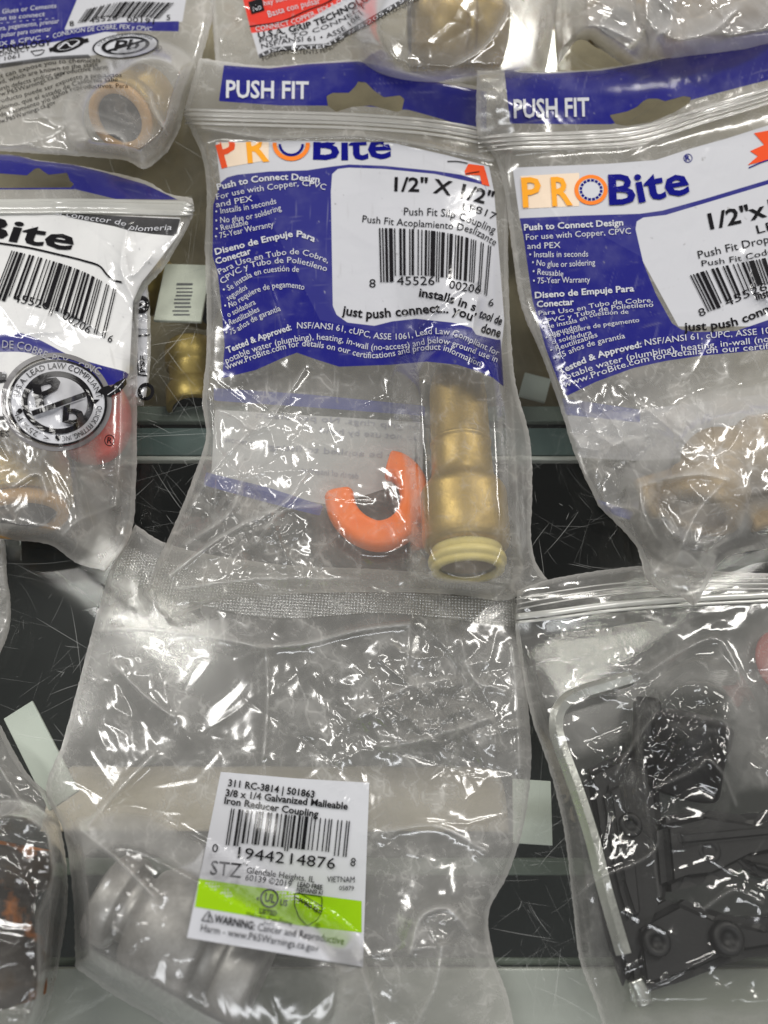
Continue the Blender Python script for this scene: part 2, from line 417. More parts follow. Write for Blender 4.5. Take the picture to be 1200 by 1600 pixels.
        q = q + nrm * y[:, None] + tn * (ital * y)[:, None]
        if clip:
            keep = [f for f in Fc if all(q[i, 1] > clip for i in f)]
            q[:, 1] = np.where(q[:, 1] < clip - 6, clip - 6, q[:, 1]); Fc = keep
            used = sorted({i for f in Fc for i in f}); mp = {k: i for i, k in enumerate(used)}
            q = q[used]; Fc = [tuple(mp[i] for i in f) for f in Fc]
            if not Fc: return
        s.put(part, q, Fc, mat, eps, back)
    def fill(s, part, poly, mat, eps=.00025, step=5, curve=False):
        P = catmull(poly, 6, True) if curve else np.array(poly, float)
        bm = bmesh.new(); vs = [bm.verts.new((p[0], p[1], 0)) for p in P]
        for i in range(len(vs)): bm.edges.new((vs[i], vs[(i + 1) % len(vs)]))
        bmesh.ops.triangle_fill(bm, use_beauty=True, edges=bm.edges[:])
        V = np.array([v.co[:2] for v in bm.verts]); bm.verts.index_update(); Fc = [[v.index for v in f.verts] for f in bm.faces]; bm.free()
        V, Fc = dice(V, Fc, step)
        s.put(part, V, Fc, mat, eps)
    def stroke(s, part, pts, w, mat, eps=.0003, closed=False, smooth=True):
        P = catmull(pts, 8, closed) if smooth and len(pts) > 2 else np.array(pts, float)
        if closed: P = np.vstack([P, P[:1]])
        L = np.linalg.norm(np.diff(P, axis=0), axis=1).sum()
        if not closed or smooth: P = resample(P, max(4, int(L / 4)))
        T = np.gradient(P, axis=0)
        if closed: T[0] = T[-1] = (P[1] - P[-2])
        T /= np.maximum(np.linalg.norm(T, axis=1, keepdims=True), 1e-9)
        nn = np.stack([T[:, 1], -T[:, 0]], -1) * w / 2
        q = np.concatenate([P + nn, P - nn]); n = len(P)
        s.put(part, q, [(i, i + 1, n + i + 1, n + i) for i in range(n - 1)], mat, eps)
    def ring(s, part, c, rx, ry, rot, r0, r1, mat, eps=.0003, n=64):
        a = np.linspace(0, 2 * math.pi, n, endpoint=False); rr = np.linspace(r0, r1, 4 if r0 > 0 else 4 + int(max(rx, ry) / 3.5))
        q = []
        for r in rr:
            x = rx * r * np.cos(a); y = ry * r * np.sin(a); q.append(np.stack([c[0] + x * math.cos(rot) - y * math.sin(rot), c[1] + x * math.sin(rot) + y * math.cos(rot)], -1))
        q = np.concatenate(q); Fc = []
        for i in range(len(rr) - 1):
            for j in range(n):
                k = (j + 1) % n; Fc.append((i * n + j, i * n + k, (i + 1) * n + k, (i + 1) * n + j))
        s.put(part, q, Fc, mat, eps)
    def arc(s, c, rx, ry, rot, a0, a1, n=14):
        a = np.radians(np.linspace(a0, a1, n)); x = rx * np.cos(a); y = ry * np.sin(a)
        return list(zip(c[0] + x * math.cos(rot) - y * math.sin(rot), c[1] + x * math.sin(rot) + y * math.cos(rot)))
    def barcode(s, part, digits, top, bottom, mat='k', guard=.10, eps=.0004, warp=1.0):
        Lc = ['0001101', '0011001', '0010011', '0111101', '0100011', '0110001', '0101111', '0111011', '0110111', '0001011']
        bits = '101' + ''.join(Lc[int(c)] for c in digits[:6]) + '01010' + ''.join(''.join('10'[int(b)] for b in Lc[int(c)]) for c in digits[6:]) + '101'
        Tp = resample(catmull(top, 8) if len(top) > 2 else top, 191); Bt = resample(catmull(bottom, 8) if len(bottom) > 2 else bottom, 191)
        idx = lambda t: (t ** warp) * 190
        i = 0
        while i < 95:
            if bits[i] == '1':
                j = i
                while j < 95 and bits[j] == '1': j += 1
                ext = 1.0 + (guard if (i < 10 or i > 84 or 45 <= i < 50) else 0)
                q = []
                for k in range(13):
                    f = k / 12 * ext
                    for x in (i, j):
                        r = idx(min(max((x + (.06 if x == i else -.06)) / 95, 0), 1)); i0 = int(min(r, 189)); fr = r - i0
                        a = Tp[i0] * (1 - fr) + Tp[i0 + 1] * fr; b = Bt[i0] * (1 - fr) + Bt[i0 + 1] * fr
                        q.append(a + (b - a) * f)
                s.put(part, q, [(2 * k, 2 * k + 1, 2 * k + 3, 2 * k + 2) for k in range(12)], mat, eps)
                i = j
            else: i += 1
    def zip(s, pts, rpx, mat, name='zip_seal', lift=.0006, n=3, gap=0, flat=.35):
        """ribs of a press seal running across the bag."""
        V = []; Fc = []; o = 0
        P = resample(catmull(pts, 8), 110); T = np.gradient(P, axis=0); T /= np.linalg.norm(T, axis=1, keepdims=True); nn = np.stack([-T[:, 1], T[:, 0]], -1)
        for k in range(n):
            q = P + nn * gap * (k - (n - 1) / 2)
            w = U(q, s.hf(q) + lift); sc = mmpp(P[len(P) // 2])
            r = rpx[k] if isinstance(rpx, (list, tuple)) else rpx
            v, f = sweep(w, superell(r * sc, r * sc * flat, 12, .8)); V.append(v); Fc += [tuple(int(i) + o for i in ff) for ff in f]; o += len(v)
        link_mesh(name, np.concatenate(V), Fc, mat, s.root)
_gc = {}
def glyphs(txt, bold):
    """outline-filled lettering: x from 0, cap height 1."""
    key = (txt, bold)
    if key in _gc: return _gc[key]
    cu = bpy.data.curves.new('lettering', 'FONT'); cu.body = txt; cu.size = 1.0; cu.resolution_u = 2; cu.fill_mode = 'BOTH'
    cu.offset = .022 if bold else 0.0
    o = bpy.data.objects.new('lettering', cu); COL.objects.link(o)
    dg = bpy.context.evaluated_depsgraph_get(); me = bpy.data.meshes.new_from_object(o.evaluated_get(dg))
    V = np.empty(len(me.vertices) * 3, np.float32); me.vertices.foreach_get('co', V); V = V.reshape(-1, 3)[:, :2].astype(float)
    Fc = [tuple(p.vertices) for p in me.polygons]
    bpy.data.objects.remove(o); bpy.data.curves.remove(cu); bpy.data.meshes.remove(me)
    if len(V):
        V[:, 0] -= V[:, 0].min(); wd = V[:, 0].max(); V[:, 1] /= CAP
    else: wd = 1
    _gc[key] = (V, Fc, wd); return _gc[key]
CAP = 1.0
CAP = float(glyphs('H', 0)[0][:, 1].max()); _gc.clear()
def dice(V, Fc, step):
    bm = bmesh.new(); vs = [bm.verts.new((p[0], p[1], 0)) for p in V]
    for f in Fc:
        try: bm.faces.new([vs[i] for i in f])
        except ValueError: pass
    for ax in (0, 1):
        lo, hi = V[:, ax].min(), V[:, ax].max(); n = int((hi - lo) / step)
        for k in range(1, n + 1):
            co = [0, 0, 0]; co[ax] = lo + (hi - lo) * k / (n + 1); no = [0, 0, 0]; no[ax] = 1
            bmesh.ops.bisect_plane(bm, geom=bm.verts[:] + bm.edges[:] + bm.faces[:], plane_co=co, plane_no=no)
    bm.verts.index_update(); V2 = np.array([v.co[:2] for v in bm.verts]); F2 = [tuple(v.index for v in f.verts) for f in bm.faces]; bm.free()
    return V2, F2
def smax(*a, k=.004):
    r = a[0]
    for b in a[1:]: r = .5 * (r + b + np.sqrt((r - b) ** 2 + k * k) - k)
    return r
def tent(q, p0, p1, r, H, slope=1.9, top=.55):
    """film draped over a rod between photo points p0,p1, radius r (photo px), height H (m)."""
    d = seg_dist(q, [p0, p1], False) / r
    return H * (1 - sstep(d, top, slope))
def poly(*p): return [tuple(x) for x in p]
def sd(pl, curve=False):
    P = catmull(pl, 6, True) if curve else np.array(pl, float)
    return lambda q: sdf(q, P)
def sdiff(a, b): return lambda q: np.maximum(a(q), -b(q))
def sunion(*fs): return lambda q: np.minimum.reduce([f(q) for f in fs])

# ================================================================== the display case under the bags
def glass_mat():
    t = NT('counter_glass'); v = t.coord()
    sm = t.rng(t.noise(v, .012, 4, .6), .45, .7)
    b = t.n('Bump', i_Strength=.015, i_Distance=.0002, i_Height=t.noise(v, .6, 4, .7))
    tr = t.n('BsdfTransparent', i_Color=(.95, .97, .96, 1)); df = t.n('BsdfDiffuse', i_Color=(.7, .72, .7, 1))
    sh = t.mixs(t.rng(sm, 0, 1, .002, .010), tr, df)
    fr = t.schlick(.03, b.outputs[0])
    return t.done(t.mixs(fr, sh, t.n('BsdfGlossy', i_Roughness=.05, i_Normal=b.outputs[0])))
GX, GY0, GY1 = .42, -.24, .52
V = np.array([(-GX, GY0, 0), (GX, GY0, 0), (GX, GY1, 0), (-GX, GY1, 0), (-GX, GY0, -.006), (GX, GY0, -.006), (GX, GY1, -.006), (-GX, GY1, -.006)])
struct(link_mesh('counter_glass', V, [(0, 1, 2, 3), (7, 6, 5, 4), (0, 4, 5, 1), (1, 5, 6, 2), (2, 6, 7, 3), (3, 7, 4, 0)], glass_mat(), smooth=False))
def plank(name, px0, px1, z0, z1, mat, parent):
    """a bar whose upper face covers the photo rows px0..px1 at height z1, right across the case."""
    z0 = z1 - .003; y0 = U((600, px1), z1)[1]; y1 = U((600, px0), z1)[1]
    return box((0, (y0 + y1) / 2, (z0 + z1) / 2), (2 * GX, y1 - y0, z1 - z0), 0, .0006, name, mat, parent)
def mat_simple(name, c, rough=.5, metallic=0.0, d=.7, stretch=None):
    t = NT(name); v = t.coord(sc3=stretch or (1000, 1000, 1000)); n = t.noise(v, .05, 5, .6)
    return t.done(t.n('BsdfPrincipled', i_Base_Color=t.mixc(t.rng(n, .35, .7), c, (c[0] * d, c[1] * d, c[2] * d, 1)), i_Roughness=rough, i_Metallic=metallic))
m_alu = mat_simple('brushed_aluminium', (.50, .49, .46, 1), .42, .3, .8, (40, 900, 900))
m_rail = mat_simple('rail_grey', rgb(118, 124, 116), .5, .0)
m_teal = mat_simple('rail_teal', rgb(84, 100, 98), .5, .0)
m_taupe = mat_simple('shelf_taupe', rgb(166, 150, 124), .7)
m_black = mat_simple('case_black', (.006, .007, .008, 1), .6)
m_beige = mat_simple('shelf_edge_beige', rgb(255, 234, 212), .6, 0, .8)
m_pale = mat_simple('pale_matt', rgb(246, 248, 240), .6, 0, .92)
struct(box((0, .14, -.2), (1.2, 1.1, .01), 0, 0, 'case_floor', m_black))
fr = thing('display_case_frame', 'metal frame rails of the glass display case, seen under the scratched top', 'display case', (0, -.1, -.15))
plank('front_rail', 1512, 1760, -.05, -.0075, m_alu, fr)
plank('glass_edge', 1497, 1509, -.05, -.012, m_rail, fr)
plank('lower_rail', 1340, 1368, -.05, -.022, m_rail, fr)
plank('upper_rail', 668, 712, -.05, -.014, m_teal, fr)
plank('upper_rail_lip', 712, 719, -.05, -.011, m_alu, fr)
plank('back_rail', 634, 658, -.05, -.02, m_rail, fr)
struct(plank('case_shelf', -700, 640, -.09, -.070, m_taupe, None))
# shelf-edge strip, slanted card, and white plates standing in for reflected lights
a0 = U((70, 1246), -.075); a1 = U((800, 1246), -.075)
tt = np.linspace(0, 1, 24); xs_ = np.linspace(a0[0], a1[0], 60); V = []
for t_ in tt:
    for x_ in xs_:
        e_ = min(1, (a1[0] - x_) / .02)
        V.append((x_, a0[1] - .0118 + .026 * t_, -.0765 - .022 * t_ ** 3 - .012 * (1 - e_) ** 2 + .0012 * math.sin(x_ * 160 + 3 * t_) * t_))
ii = np.arange(24 * 60).reshape(24, 60); Fc = np.stack([ii[:-1, :-1], ii[:-1, 1:], ii[1:, 1:], ii[1:, :-1]], -1).reshape(-1, 4)
o = link_mesh('shelf_edge_strip', V, Fc, m_beige); sm_ = o.modifiers.new('thick', 'SOLIDIFY'); sm_.thickness = .002
o['label'] = 'beige shelf edge strip under the glass, behind the labelled clear bag'; o['category'] = 'shelf strip'
a = U((62, 1178), -.016)
o = box((a[0], a[1], -.017), (.010, .034, .0012), .62, .0003, 'pale_plate', m_pale); o['label'] = 'pale slanted card below the glass at the left edge'; o['category'] = 'card'
a = U((832, 1268), -.050)
o = box((a[0], a[1], -.051), (.0135, .021, .0012), -.06, .0003, 'pale_plate', m_pale); o['label'] = 'white plate standing in for a reflected light, under the glass between the labelled bag and the hex key bag'; o['category'] = 'card'  # added as the bright patch of a light reflected in the glass
a = U((836, 604), -.050)
o = box((a[0], a[1], -.051), (.012, .013, .0012), -.3, .0003, 'pale_plate', m_pale); o['label'] = 'white plate standing in for a reflected light, under the glass between the two blue printed bags'; o['category'] = 'card'  # also a reflected light, built as a white plate
# fittings lying on the shelf, seen through the glass
def simple_fit(name, label, p0, p1, z, rpx, mat, prof=None, group=None, bore=True):
    w0 = U(p0, z); w1 = U(p1, z); r = rpx * mmpp(((p0[0] + p1[0]) / 2, (p0[1] + p1[1]) / 2), z)
    rt = thing(name, label, 'pipe fitting', ((w0 + w1) / 2)[:2].tolist() + [z - r], group)
    pf = prof or [(0, .78), (0, .95), (.03, 1), (.3, 1), (.34, .9), (.4, .86), (.6, .86), (.66, .9), (.7, 1), (.97, 1), (1, .95), (1, .78)]
    V, Fc = lathe(w0, w1, [(t, x * r) for t, x in pf]); link_mesh('body', V, Fc, mat, rt)
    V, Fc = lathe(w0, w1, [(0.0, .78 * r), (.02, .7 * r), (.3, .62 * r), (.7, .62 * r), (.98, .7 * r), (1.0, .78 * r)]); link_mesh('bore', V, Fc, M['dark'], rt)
    return rt
simple_fit('brass_fitting', 'brass fitting under the glass beside a white tag, left of the centre bag', (216, 440), (330, 470), -.022, 46, M['brass'])
simple_fit('brass_fitting', 'brass fitting under the glass just behind the grey rail, left of the centre bag', (300, 545), (304, 640), -.020, 42, M['brass'])
a = U((286, 458), -.0075)
o = box(tuple(a), (.019, .029, .0016), -.04, .0005, 'price_tag', mat_simple('tag_paper', rgb(250, 247, 232), .6)); o['label'] = 'blurred white tag with a barcode lying on a brass fitting under the glass'; o['category'] = 'tag'
bars = []
VV = []; FF = []
for k in range(9):
    x = -.0030 + random.Random(k).random() * .0008; y = -.012 + k * .0019; hh = .0006 + .0006 * random.Random(k + 7).random()
    i = len(VV)
    for dx, dy in ((0, 0), (.0065, 0), (.0065, hh), (0, hh)): VV.append((a[0] + x + dx, a[1] + y + dy, a[2] + .0009))
    FF.append((i, i + 1, i + 2, i + 3))
o['_o'] = list(o.location)
link_mesh('printed_bars', VV, FF, M['gy'], o, smooth=False)
# fine scratches on the glass
rd = random.Random(4)
V = []; Fc = []
cl = [((885, 790), 90), ((880, 860), 80), ((255, 520), 60), ((262, 600), 60), ((60, 960), 90), ((100, 1040), 80), ((835, 1290), 50), ((845, 1420), 60), ((880, 95), 30), ((265, 820), 60), ((850, 1540), 60), ((90, 1550), 60), ((1020, 170), 50), ((600, 700), 300), ((600, 1300), 350), ((300, 300), 60)]
for i in range(1000):
    c, r = cl[rd.randrange(len(cl))] if i < 750 else ((rd.uniform(-100, 1300), rd.uniform(-100, 1650)), 60)
    x = c[0] + rd.gauss(0, r); y = c[1] + rd.gauss(0, r); an = rd.choice([.6, -.5, 1.25, -.95, .15]) + rd.gauss(0, .35); L = abs(rd.gauss(0, 1)) ** 1.4 * 46 + 6; cv = rd.gauss(0, .10)
    n = 6; w = rd.choice([.12, .15, .2, .25, .5]) * .8; b0 = len(V)
    for k in range(n):
        t = k / (n - 1) - .5; aa = an + cv * t; px = x + L * t * math.cos(aa); py = y + L * t * math.sin(aa); ww = w * (1 - (2 * t) ** 2 * .8)
        for sgn in (-1, 1): V.append(U((px - sgn * ww * math.sin(aa), py + sgn * ww * math.cos(aa)), .00006 + 1e-7 * (i % 200)))
    for k in range(n - 1): Fc.append((b0 + 2 * k, b0 + 2 * k + 1, b0 + 2 * k + 3, b0 + 2 * k + 2))
t = NT('scratched_glass')
msc = t.done(t.mixs(.24, t.n('BsdfTransparent'), t.n('BsdfDiffuse', i_Color=(.85, .86, .84, 1))))
o = struct(link_mesh('glass_scratches', V, Fc, msc, smooth=False)); o['kind'] = 'stuff'; o['label'] = 'fine white scratches all over the glass counter top'; o['category'] = 'scratches'

# ================================================================== pipe fittings, clips and the tool
def coupling(name, label, p0, p1, z, rpx, prof, mat, collar=None, cmat='cream', group=None, z1=None):
    w0 = U(p0, z); w1 = U(p1, z if z1 is None else z1); r = rpx * mmpp(((p0[0] + p1[0]) / 2, (p0[1] + p1[1]) / 2), z)
    rt = thing(name, label, 'pipe fitting', [*((w0 + w1) / 2)[:2], max(0.0006, z - r)], group)
    V, Fc = lathe(w0, w1, [(t, x * r) for t, x in prof], 72); link_mesh('body', V, Fc, mat, rt)
    if collar:
        V, Fc = lathe(w0, w1, [(t, x * r) for t, x in collar], 72); link_mesh('release_collar', V, Fc, M[cmat], rt)
        t1 = collar[-1][0]; rb = collar[-1][1]
        V, Fc = lathe(w0, w1, [(t1 - .015, rb * r * 1.0), (t1 - .05, rb * r * .98), (t1 - .25, rb * r * .95), (t1 - .26, .0001)], 48); link_mesh('bore', V, Fc, M['brass_dull' if cmat == 'cream' else 'dark'], rt)
    return rt
# slip coupling in the centre bag
coupling('slip_coupling', 'long brass slip coupling with a cream collar inside the centre bag', (713, 575), (731, 893), .0145, 66,
    [(0, .2), (.005, .42), (.02, .52), (.06, .62), (.11, .68), (.16, .705), (.395, .71), (.40, .72), (.405, .735), (.412, .735), (.417, .715), (.43, .71), (.54, .725), (.575, .74), (.61, .86), (.63, .95), (.645, .985), (.66, 1.0), (.663, 1.0), (.85, 1.0), (.875, .985), (.893, .95), (.90, .90), (.905, .80)],
    M['brass'], [(.90, .80), (.935, .80), (.94, .86), (.955, .88), (.97, .87), (.972, .82), (.985, .82), (1.0, .81), (1.0, .66), (.99, .64), (.98, .64)])
# orange disconnect clip
def cclip(name, label, pts, z, wpx, hh, mat):
    P = catmull(pts, 10); c = P.mean(0); sc = mmpp(c, z)
    W = U(P, np.full(len(P), z)); n = len(W); k = np.ones(n); k[0] = k[-1] = .86; k[1] = k[-2] = .96
    V, Fc = sweep(W, superell(wpx / 2 * sc, hh, 28, .62), scale=k)
    o = link_mesh(name, V, Fc, M[mat]); o['label'] = label; o['category'] = 'clip'; o['group'] = 'plastic disconnect clips'
    return o
cclip('disconnect_clip', 'bright orange C shaped plastic clip beside the brass slip coupling', [(529, 770), (536, 800), (556, 824), (590, 838), (622, 829), (643, 805), (648, 774), (640, 748), (622, 731), (606, 727)], .0075, 46, .0042, 'orange')
# elbow in the right bag
def elbow(name, label, c, a, b, z, rpx, mat, group=None, ear=None):
    w = U(c, z); wa = U(a, z); wb = U(b, z); r = rpx * mmpp(c, z)
    rt = thing(name, label, 'pipe fitting', [w[0], w[1], max(.0006, z - r)], group)
    for e in (wa, wb):
        V, Fc = lathe(w, e, [(0, .8 * r), (.35, .82 * r), (.4, .95 * r), (.45, 1.0 * r), (.9, 1.0 * r), (.97, .97 * r), (1, .9 * r), (1, .68 * r), (.9, .64 * r), (.5, .62 * r), (.49, .001)]); link_mesh('socket', V, Fc, mat, rt)
    bm = bmesh.new(); bmesh.ops.create_uvsphere(bm, u_segments=32, v_segments=20, radius=r * .86); V = np.array([v.co[:] for v in bm.verts]) + w; bm.verts.index_update(); Fc = [[v.index for v in f.verts] for f in bm.faces]; bm.free()
    link_mesh('body', V, Fc, mat, rt)
    for e in ear or ():
        q = U(e, z * .5); box((q[0], q[1], z * .5), (.017, .015, .004), .3, .0015, 'mounting_ear', mat, rt)
    return rt
elbow('drop_ear_elbow', 'hazy brass drop ear elbow inside the right printed bag', (1120, 720), (1090, 805), (1250, 700), .014, 62, M['brass_dull'], ear=((1040, 770), (1195, 790)))
# galvanized reducer
coupling('reducer_coupling', 'grey galvanized iron reducer coupling inside the clear labelled bag', (165, 1395), (425, 1538), .0175, 86,
    [(0, .4), (0, .70), (.02, .78), (.12, .80), (.14, .76), (.15, .60), (.20, .58), (.22, .62), (.24, .80), (.30, .95), (.36, 1.0), (.60, 1.0), (.63, .97), (.64, .80), (.66, .74), (.72, .74), (.74, .80), (.75, .98), (.78, 1.02), (.90, 1.02), (.93, .98), (.94, .9), (.94, .6), (.8, .55), (.79, .01)], M['zinc'])
# rusty fitting at lower left
elbow('iron_elbow', 'dark rusty iron pipe elbow inside the clear bag at lower left', (-15, 1420), (20, 1320), (-10, 1580), .018, 74, M['rust'])
# top-left bag: elbow whose cream-ringed mouth faces us
coupling('push_elbow', 'brass elbow with a tan ringed open mouth inside the top left bag', (232, 152), (186, 186), .006, 50,
    [(0, .5), (0, .9), (.05, .96), (.5, .98), (.55, .92), (.62, .92), (.66, 1.0), (.84, 1.0), (.87, .95), (.87, .84)], M['brass'],
    [(.86, .84), (.9, .92), (.96, .93), (1.0, .90), (1.0, .70), (.98, .66), (.95, .66)], 'tan', z1=.019)
# left-middle bag
coupling('push_coupling', 'tan brass coupling with a wide open end inside the white printed bag at left', (20, 640), (34, 812), .015, 76,
    [(0, .5), (0, .8), (.04, .85), (.3, .86), (.36, .8), (.42, .8), (.5, .96), (.56, 1.0), (.86, 1.0), (.9, .95), (.9, .82)], M['brass'],
    [(.89, .82), (.93, .88), (.98, .88), (1.0, .85), (1.0, .68), (.98, .65), (.96, .65)], 'tan')
cclip('disconnect_clip', 'red orange C shaped plastic clip behind the round lead free emblem', [(112, 690), (135, 702), (160, 700), (178, 680), (182, 650), (174, 622), (152, 606)], .006, 44, .004, 'redp')
# top-centre
coupling('brass_coupling', 'shiny brass coupling lying sideways in the red printed bag', (640, 42), (790, 36), .014, 74,
    [(0, .5), (0, .8), (.03, .86), (.12, .88), (.16, .98), (.2, 1.0), (.52, 1.0), (.535, .93), (.56, .88), (.62, .88), (.635, .93), (.65, .97), (.86, .97), (.9, .9), (.95, .8), (1, .5)], M['brass'])
# top-right
coupling('brass_coupling', 'dull brass coupling in the crumpled bag at top, left of the brown one', (955, -60), (962, 36), .012, 48, [(0, .5), (0, .9), (.05, 1), (.5, 1), (.55, .9), (.6, .9), (.65, 1), (.95, 1), (1, .9), (1, .5)], M['brass_dull'])
coupling('brass_coupling', 'brown brass coupling in the crumpled bag at the top right corner', (1035, 20), (1180, 0), .014, 66, [(0, .5), (0, .9), (.05, 1), (.4, 1), (.45, .9), (.55, .9), (.6, 1), (.95, 1), (1, .9), (1, .5)], M['brass_dull'])
# hex key and black bracket in the zip bag
HP = catmull([(985, 1060), (940, 1073), (905, 1084), (884, 1096), (872, 1114), (869, 1138), (876, 1166), (900, 1232), (925, 1310), (945, 1390), (974, 1490)], 10)
z = .0100
W_ = U(HP, np.full(len(HP), .0100))
r = 12.5 * mmpp((900, 1200), z)
sec = [(r * math.cos(math.pi / 3 * k + .3), r * math.sin(math.pi / 3 * k + .3)) for k in range(6)]
V, Fc = sweep(W_, sec); o = link_mesh('hex_key', V, Fc, M['steel'], smooth=False); o['label'] = 'bent zinc plated hex key inside the clear zip bag at lower right'; o['category'] = 'hex key'
q = catmull([(992, 1530), (1000, 1548), (1006, 1570)], 8); V, Fc = sweep(U(q, np.full(len(q), .006)), superell(.0022, .002, 16, .8)); o = link_mesh('steel_pin', V, Fc, M['steel']); o['label'] = 'short pale pin below the tip of the hex key'; o['category'] = 'pin'
br = thing('black_bracket', 'black plastic bracket with a round knob inside the clear zip bag', 'bracket', U((1070, 1350), .001))
def slab(name, pts, z0, z1, bev=.0012):
    W0 = U(np.array(pts, float), np.full(len(pts), z1)); bm = bmesh.new()
    lo = [bm.verts.new((p[0], p[1], z0)) for p in W0]; f = bm.faces.new(lo); r = bmesh.ops.extrude_face_region(bm, geom=[f])
    for v in [g for g in r['geom'] if isinstance(g, bmesh.types.BMVert)]: v.co.z = z1
    bmesh.ops.recalc_face_normals(bm, faces=bm.faces[:])
    bmesh.ops.bevel(bm, geom=bm.edges[:], offset=bev, segments=3, affect='EDGES')
    V = np.array([v.co[:] for v in bm.verts]); bm.verts.index_update(); Fc = [[v.index for v in f.verts] for f in bm.faces]; bm.free()
    return link_mesh(name, V, Fc, M['blackp'], br, smooth=False)
slab('plate', [(912, 1205), (960, 1180), (1012, 1165), (1030, 1200), (1035, 1245), (1042, 1320), (1050, 1400), (1020, 1480), (1000, 1530), (985, 1560), (962, 1500), (945, 1440), (930, 1330)], .001, .0075, .0025)
slab('rib', [(945, 1230), (975, 1215), (1000, 1330), (1010, 1430), (990, 1450), (968, 1380)], .006, .0105, .0018)
slab('arm', [(1030, 1280), (1100, 1262), (1180, 1275), (1250, 1255), (1280, 1330), (1180, 1350), (1120, 1380), (1080, 1385), (1040, 1400)], .001, .0115, .0028)
slab('rib', [(1060, 1300), (1230, 1285), (1240, 1305), (1065, 1322)], .010, .0128, .001)
slab('lower_plate', [(985, 1440), (1060, 1400), (1120, 1425), (1190, 1440), (1260, 1420), (1290, 1500), (1225, 1490), (1160, 1500), (1100, 1525), (1045, 1545), (1000, 1556)], .001, .009, .0026)
slab('hook', [(1140, 1330), (1220, 1345), (1300, 1290), (1310, 1420), (1270, 1400), (1230, 1380), (1180, 1365)], .002, .011, .002)
for qx, qy, rr in ((980, 1290, .0032), (1020, 1470, .0036), (1130, 1465, .0042), (1100, 1330, .0034)):
    a = U((qx, qy), .0075); V, Fc = lathe(a, a + np.array([0, 0, .0042]), [(0, rr), (.8, rr), (.95, rr * .9), (1, rr * .8), (1, rr * .5), (.7, rr * .45), (.7, .0001)], 28); link_mesh('screw_boss', V, Fc, M['blackp'], br)
w0 = U((1062, 1235), .004); w1 = U((1080, 1120), .012)
V, Fc = lathe(w0, w1, [(0, .001), (0, .0098), (.05, .0105), (.6, .0105), (.7, .0115), (.93, .0115), (1, .010), (1, .0001)], 40); link_mesh('knob', V, Fc, M['blackp'], br)
V, Fc = lathe(U((1010, 1190), .007), U((1012, 1090), .010), [(0, .001), (0, .004), (.9, .004), (1, .003), (1, .0001)], 24); link_mesh('peg', V, Fc, M['blackp'], br)
a = U((1222, 1035), .0035)
bm = bmesh.new(); bmesh.ops.create_uvsphere(bm, u_segments=28, v_segments=16, radius=1); V = np.array([v.co[:] for v in bm.verts]) * np.array([.008, .010, .0022]) + a; bm.verts.index_update(); Fc = [[v.index for v in f.verts] for f in bm.faces]; bm.free()
o = link_mesh('plastic_cap', V, Fc, M['pinkp']); o['label'] = 'blurred red piece in the zip bag at the right edge of the photo'; o['category'] = 'cap'

# ================================================================== BAGS
zero = lambda q: np.zeros(q.shape[:-1])
def const(h): return lambda q: np.full(q.shape[:-1], h)
zipm = film_mat('press_seal_plastic', .42, gloss=.14, rough=.16, solid=True)
zipw = film_mat('white_press_seal', .80, white=(.86, .86, .82, 1), gloss=.12, rough=.2, solid=True)
def textsA(B, part, L, mat, bold=0, h=9.0, **k):
    for t_, b_, *r in L: B.text(part, t_, b_, r[0] if r else h, mat, r[1] if len(r) > 1 else bold, **k)

# ---- top-centre red bag ------------------------------------------------------
H_ = Bag('zip_bag', 'clear bag with red and white print and a brass coupling, at the top centre', dict(
    top=[(318, -150), (560, -160), (900, -150)], bottom=[(338, 112), (440, 122), (560, 128), (700, 145), (850, 122)],
    left=[(318, -150), (326, -40), (334, 60), (338, 112)], right=[(900, -150), (880, -40), (862, 60), (850, 122)]),
    const(.0005), lambda q: tent(q, (660, 40), (770, 36), 72, .0285, 1.65, .85) , crum=(.0011, 95, 21), pt=.004, pw=60,
    hm=lambda q: 1 - .75 * gauss(q, (715, 40), (90, 75)), amp=lambda q: 1 - .75 * gauss(q, (715, 40), (90, 80)) - .3 * (sdf(q, [(380, -40), (650, -40), (600, 40), (405, 95)]) < 0), creases=[([(700, 110), (760, 70), (800, 10)], .0016, 6), ([(790, 0), (830, 60), (845, 110)], .0015, 7), ([(345, 60), (380, 10)], .0012, 6)])
red = sd([(366, -60), (560, -60), (548, -8), (533, 2), (510, 14), (475, 35), (440, 44), (393, 52), (380, 0)])
wht = sd([(393, 50), (440, 42), (475, 33), (510, 12), (548, -10), (560, -60), (690, -60), (640, -2), (580, 30), (533, 58), (510, 71), (470, 75), (426, 78), (405, 91)])
blk = sd([(405, 92), (426, 82), (470, 78), (510, 75), (536, 61), (583, 35), (640, 0), (690, -50), (690, -62), (634, -5), (580, 26), (533, 53), (510, 68), (470, 70), (426, 74), (404, 85)])
pa = dict(red=red, wht=wht, blk=blk)
H_.films(film_mat('red_bag_film', .27, prints=[('wht', WHITE, .92), ('red', RED, .93), ('blk', BLACK, .9)], dirt=.3), film_mat('red_bag_back', .3, dirt=.3), pa)
textsA(H_, 'printed_lettering', [('hay soldadura', [(413, 9), (440, 2), (475, -8)], 8), ('Basta con pulsar', [(420, 27), (449, 18), (501, 5)], 10), ('CONNECT COPPER, PEX & CPVC', [(400, 49), (459, 37), (501, 20), (552, -3)], 7.5), ('No', [(396, 18), (409, 14)], 9)], 'w')
H_.fill('warning_box', [(388, 3), (409, -4), (413, 16), (393, 22)], 'k')
H_.stroke('printed_lettering', [(390, 41), (440, 33), (480, 16), (508, 5), (530, -8)], 1.6, 'k')
